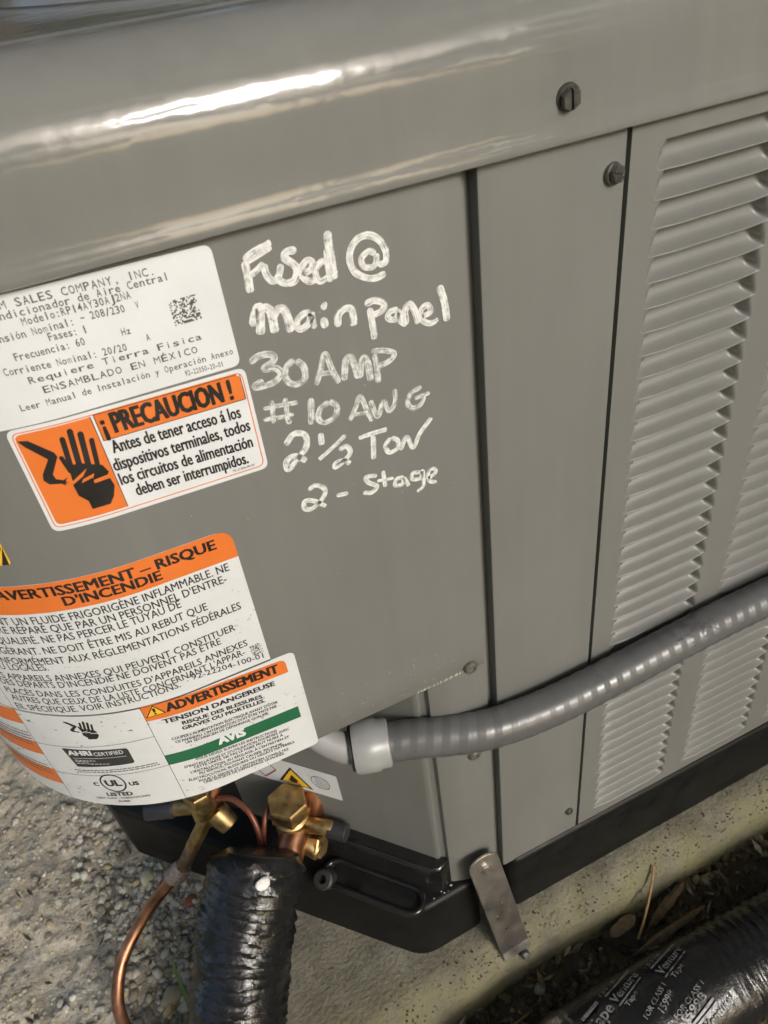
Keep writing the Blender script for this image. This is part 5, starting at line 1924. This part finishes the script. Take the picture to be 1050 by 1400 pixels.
M['trunk'] = simple('tree_bark', (.10, .08, .06), .85, var=.3, nscale=12, bscale=30, bstr=.6, bdist=.02)
def tree(base, h, rx, rz, seed, label, clumps=70, per=70, leaf=.10):
    rn = random.Random(seed)
    b = Vector(base)
    t = thing('tree', label, 'tree', base)
    top = b + Vector((rn.uniform(-.2, .2), rn.uniform(-.2, .2), h))
    pts = [b, b + Vector((.05, .03, h * .3)), b + Vector((-.04, .06, h * .6)), top]
    path = smooth_path(pts, 5)
    v, f = tube_geo(path, lambda i, a, L, n: .13 * (1 - .75 * i / n), 10)
    n0 = len(v)
    limbs = []
    for k in range(9):
        s0 = path[rn.randrange(len(path) // 2, len(path) - 1)]
        a = rn.uniform(0, 6.28)
        e = top + Vector((math.cos(a) * rx * .8, math.sin(a) * rx * .8, rn.uniform(-.5, .5) * rz))
        v2, f2 = tube_geo(smooth_path([s0, (s0 + e) / 2 + Vector((0, 0, .15)), e], 4), lambda i, a, L, n: .05 * (1 - .8 * i / n), 7)
        n0 = len(v)
        v += v2
        f += [tuple(i + n0 for i in q) for q in f2]
    mesh_obj('trunk', v, f, M['trunk'], t)
    verts, faces = [], []
    for c in range(clumps):
        while True:
            q = Vector((rn.uniform(-1, 1), rn.uniform(-1, 1), rn.uniform(-1, 1)))
            if .35 < q.length < 1:
                break
        cc = top + Vector((q.x * rx, q.y * rx, q.z * rz))
        rad = rn.uniform(.18, .42) * rx * .6
        for k in range(per):
            o = Vector((rn.gauss(0, .5), rn.gauss(0, .5), rn.gauss(0, .38))) * rad
            d = Vector((rn.uniform(-1, 1), rn.uniform(-1, 1), rn.uniform(-.8, .5))).normalized()
            s = d.cross(Vector((rn.uniform(-1, 1), rn.uniform(-1, 1), rn.uniform(-1, 1)))).normalized()
            L = leaf * rn.uniform(.7, 1.3)
            p0 = cc + o
            n0 = len(verts)
            verts += [p0, p0 + d * L * .5 + s * L * .28, p0 + d * L, p0 + d * L * .5 - s * L * .28]
            faces.append((n0, n0 + 1, n0 + 2, n0 + 3))
    mesh_obj('crown', verts, faces, M['leaf'], t, smooth=False)
    return t
LBL = 'dense leafy tree of the row mirrored in the glossy top cover'
GRP = 'trees mirrored in the cover'
def copy_tree(src, loc, rz, sc):
    t = src.copy()
    COL.objects.link(t)
    t.location = loc
    t.rotation_euler = (0, 0, rz)
    t.scale = (sc, sc, sc)
    for ch in src.children:
        c = ch.copy()
        COL.objects.link(c)
        c.parent = t
        c.matrix_parent_inverse = ch.matrix_parent_inverse.copy()
    return t
low = tree((-.9, -5.6, -.05), 1.9, 1.7, 1.7, 11, LBL, 70, 130, .15)
low['group'] = GRP
for az, d, rz, sc in ((-160, 6.4, 1.0, 1.0), (-140, 6.0, .3, 1.2), (-116, 5.8, 2.3, 1.05), (-52, 5.6, 4.0, 1.0), (-34, 5.2, 5.1, 1.2), (-18, 5.0, .4, 1.15), (8, 5.0, 2.4, 1.2), (60, 4.6, 3.0, 1.1), (92, 4.4, 1.7, 1.05), (122, 5.2, 3.9, 1.15), (168, 6.4, 2.9, 1.0)):
    copy_tree(low, (d * math.cos(R_(az)), d * math.sin(R_(az)), -.05), rz, sc)
tall = tree((2.2, -.3, -.05), 4.0, 2.6, 0.9, 4, 'tall tree with a high crown over the photographer and the louvers', 130, 90, .16)
tree((-.1, 2.7, -.05), 3.8, 2.4, 1.0, 5, 'wide leafy tree leaning over the unit from behind', 110, 90, .16)
tree((1.5, -4.5, -.05), 2.7, 1.5, 1.0, 21, 'slender unseen tree with a sparse crown, added in front of the sun to filter it', 16, 70, .13)  # added in the sun's path so its streak on the cover breaks up
tree((-1.5, -1.9, -.05), 4.4, 2.3, 0.8, 22, 'tall tree with a broad crown over the rounded corner of the unit', 70, 100, .16)
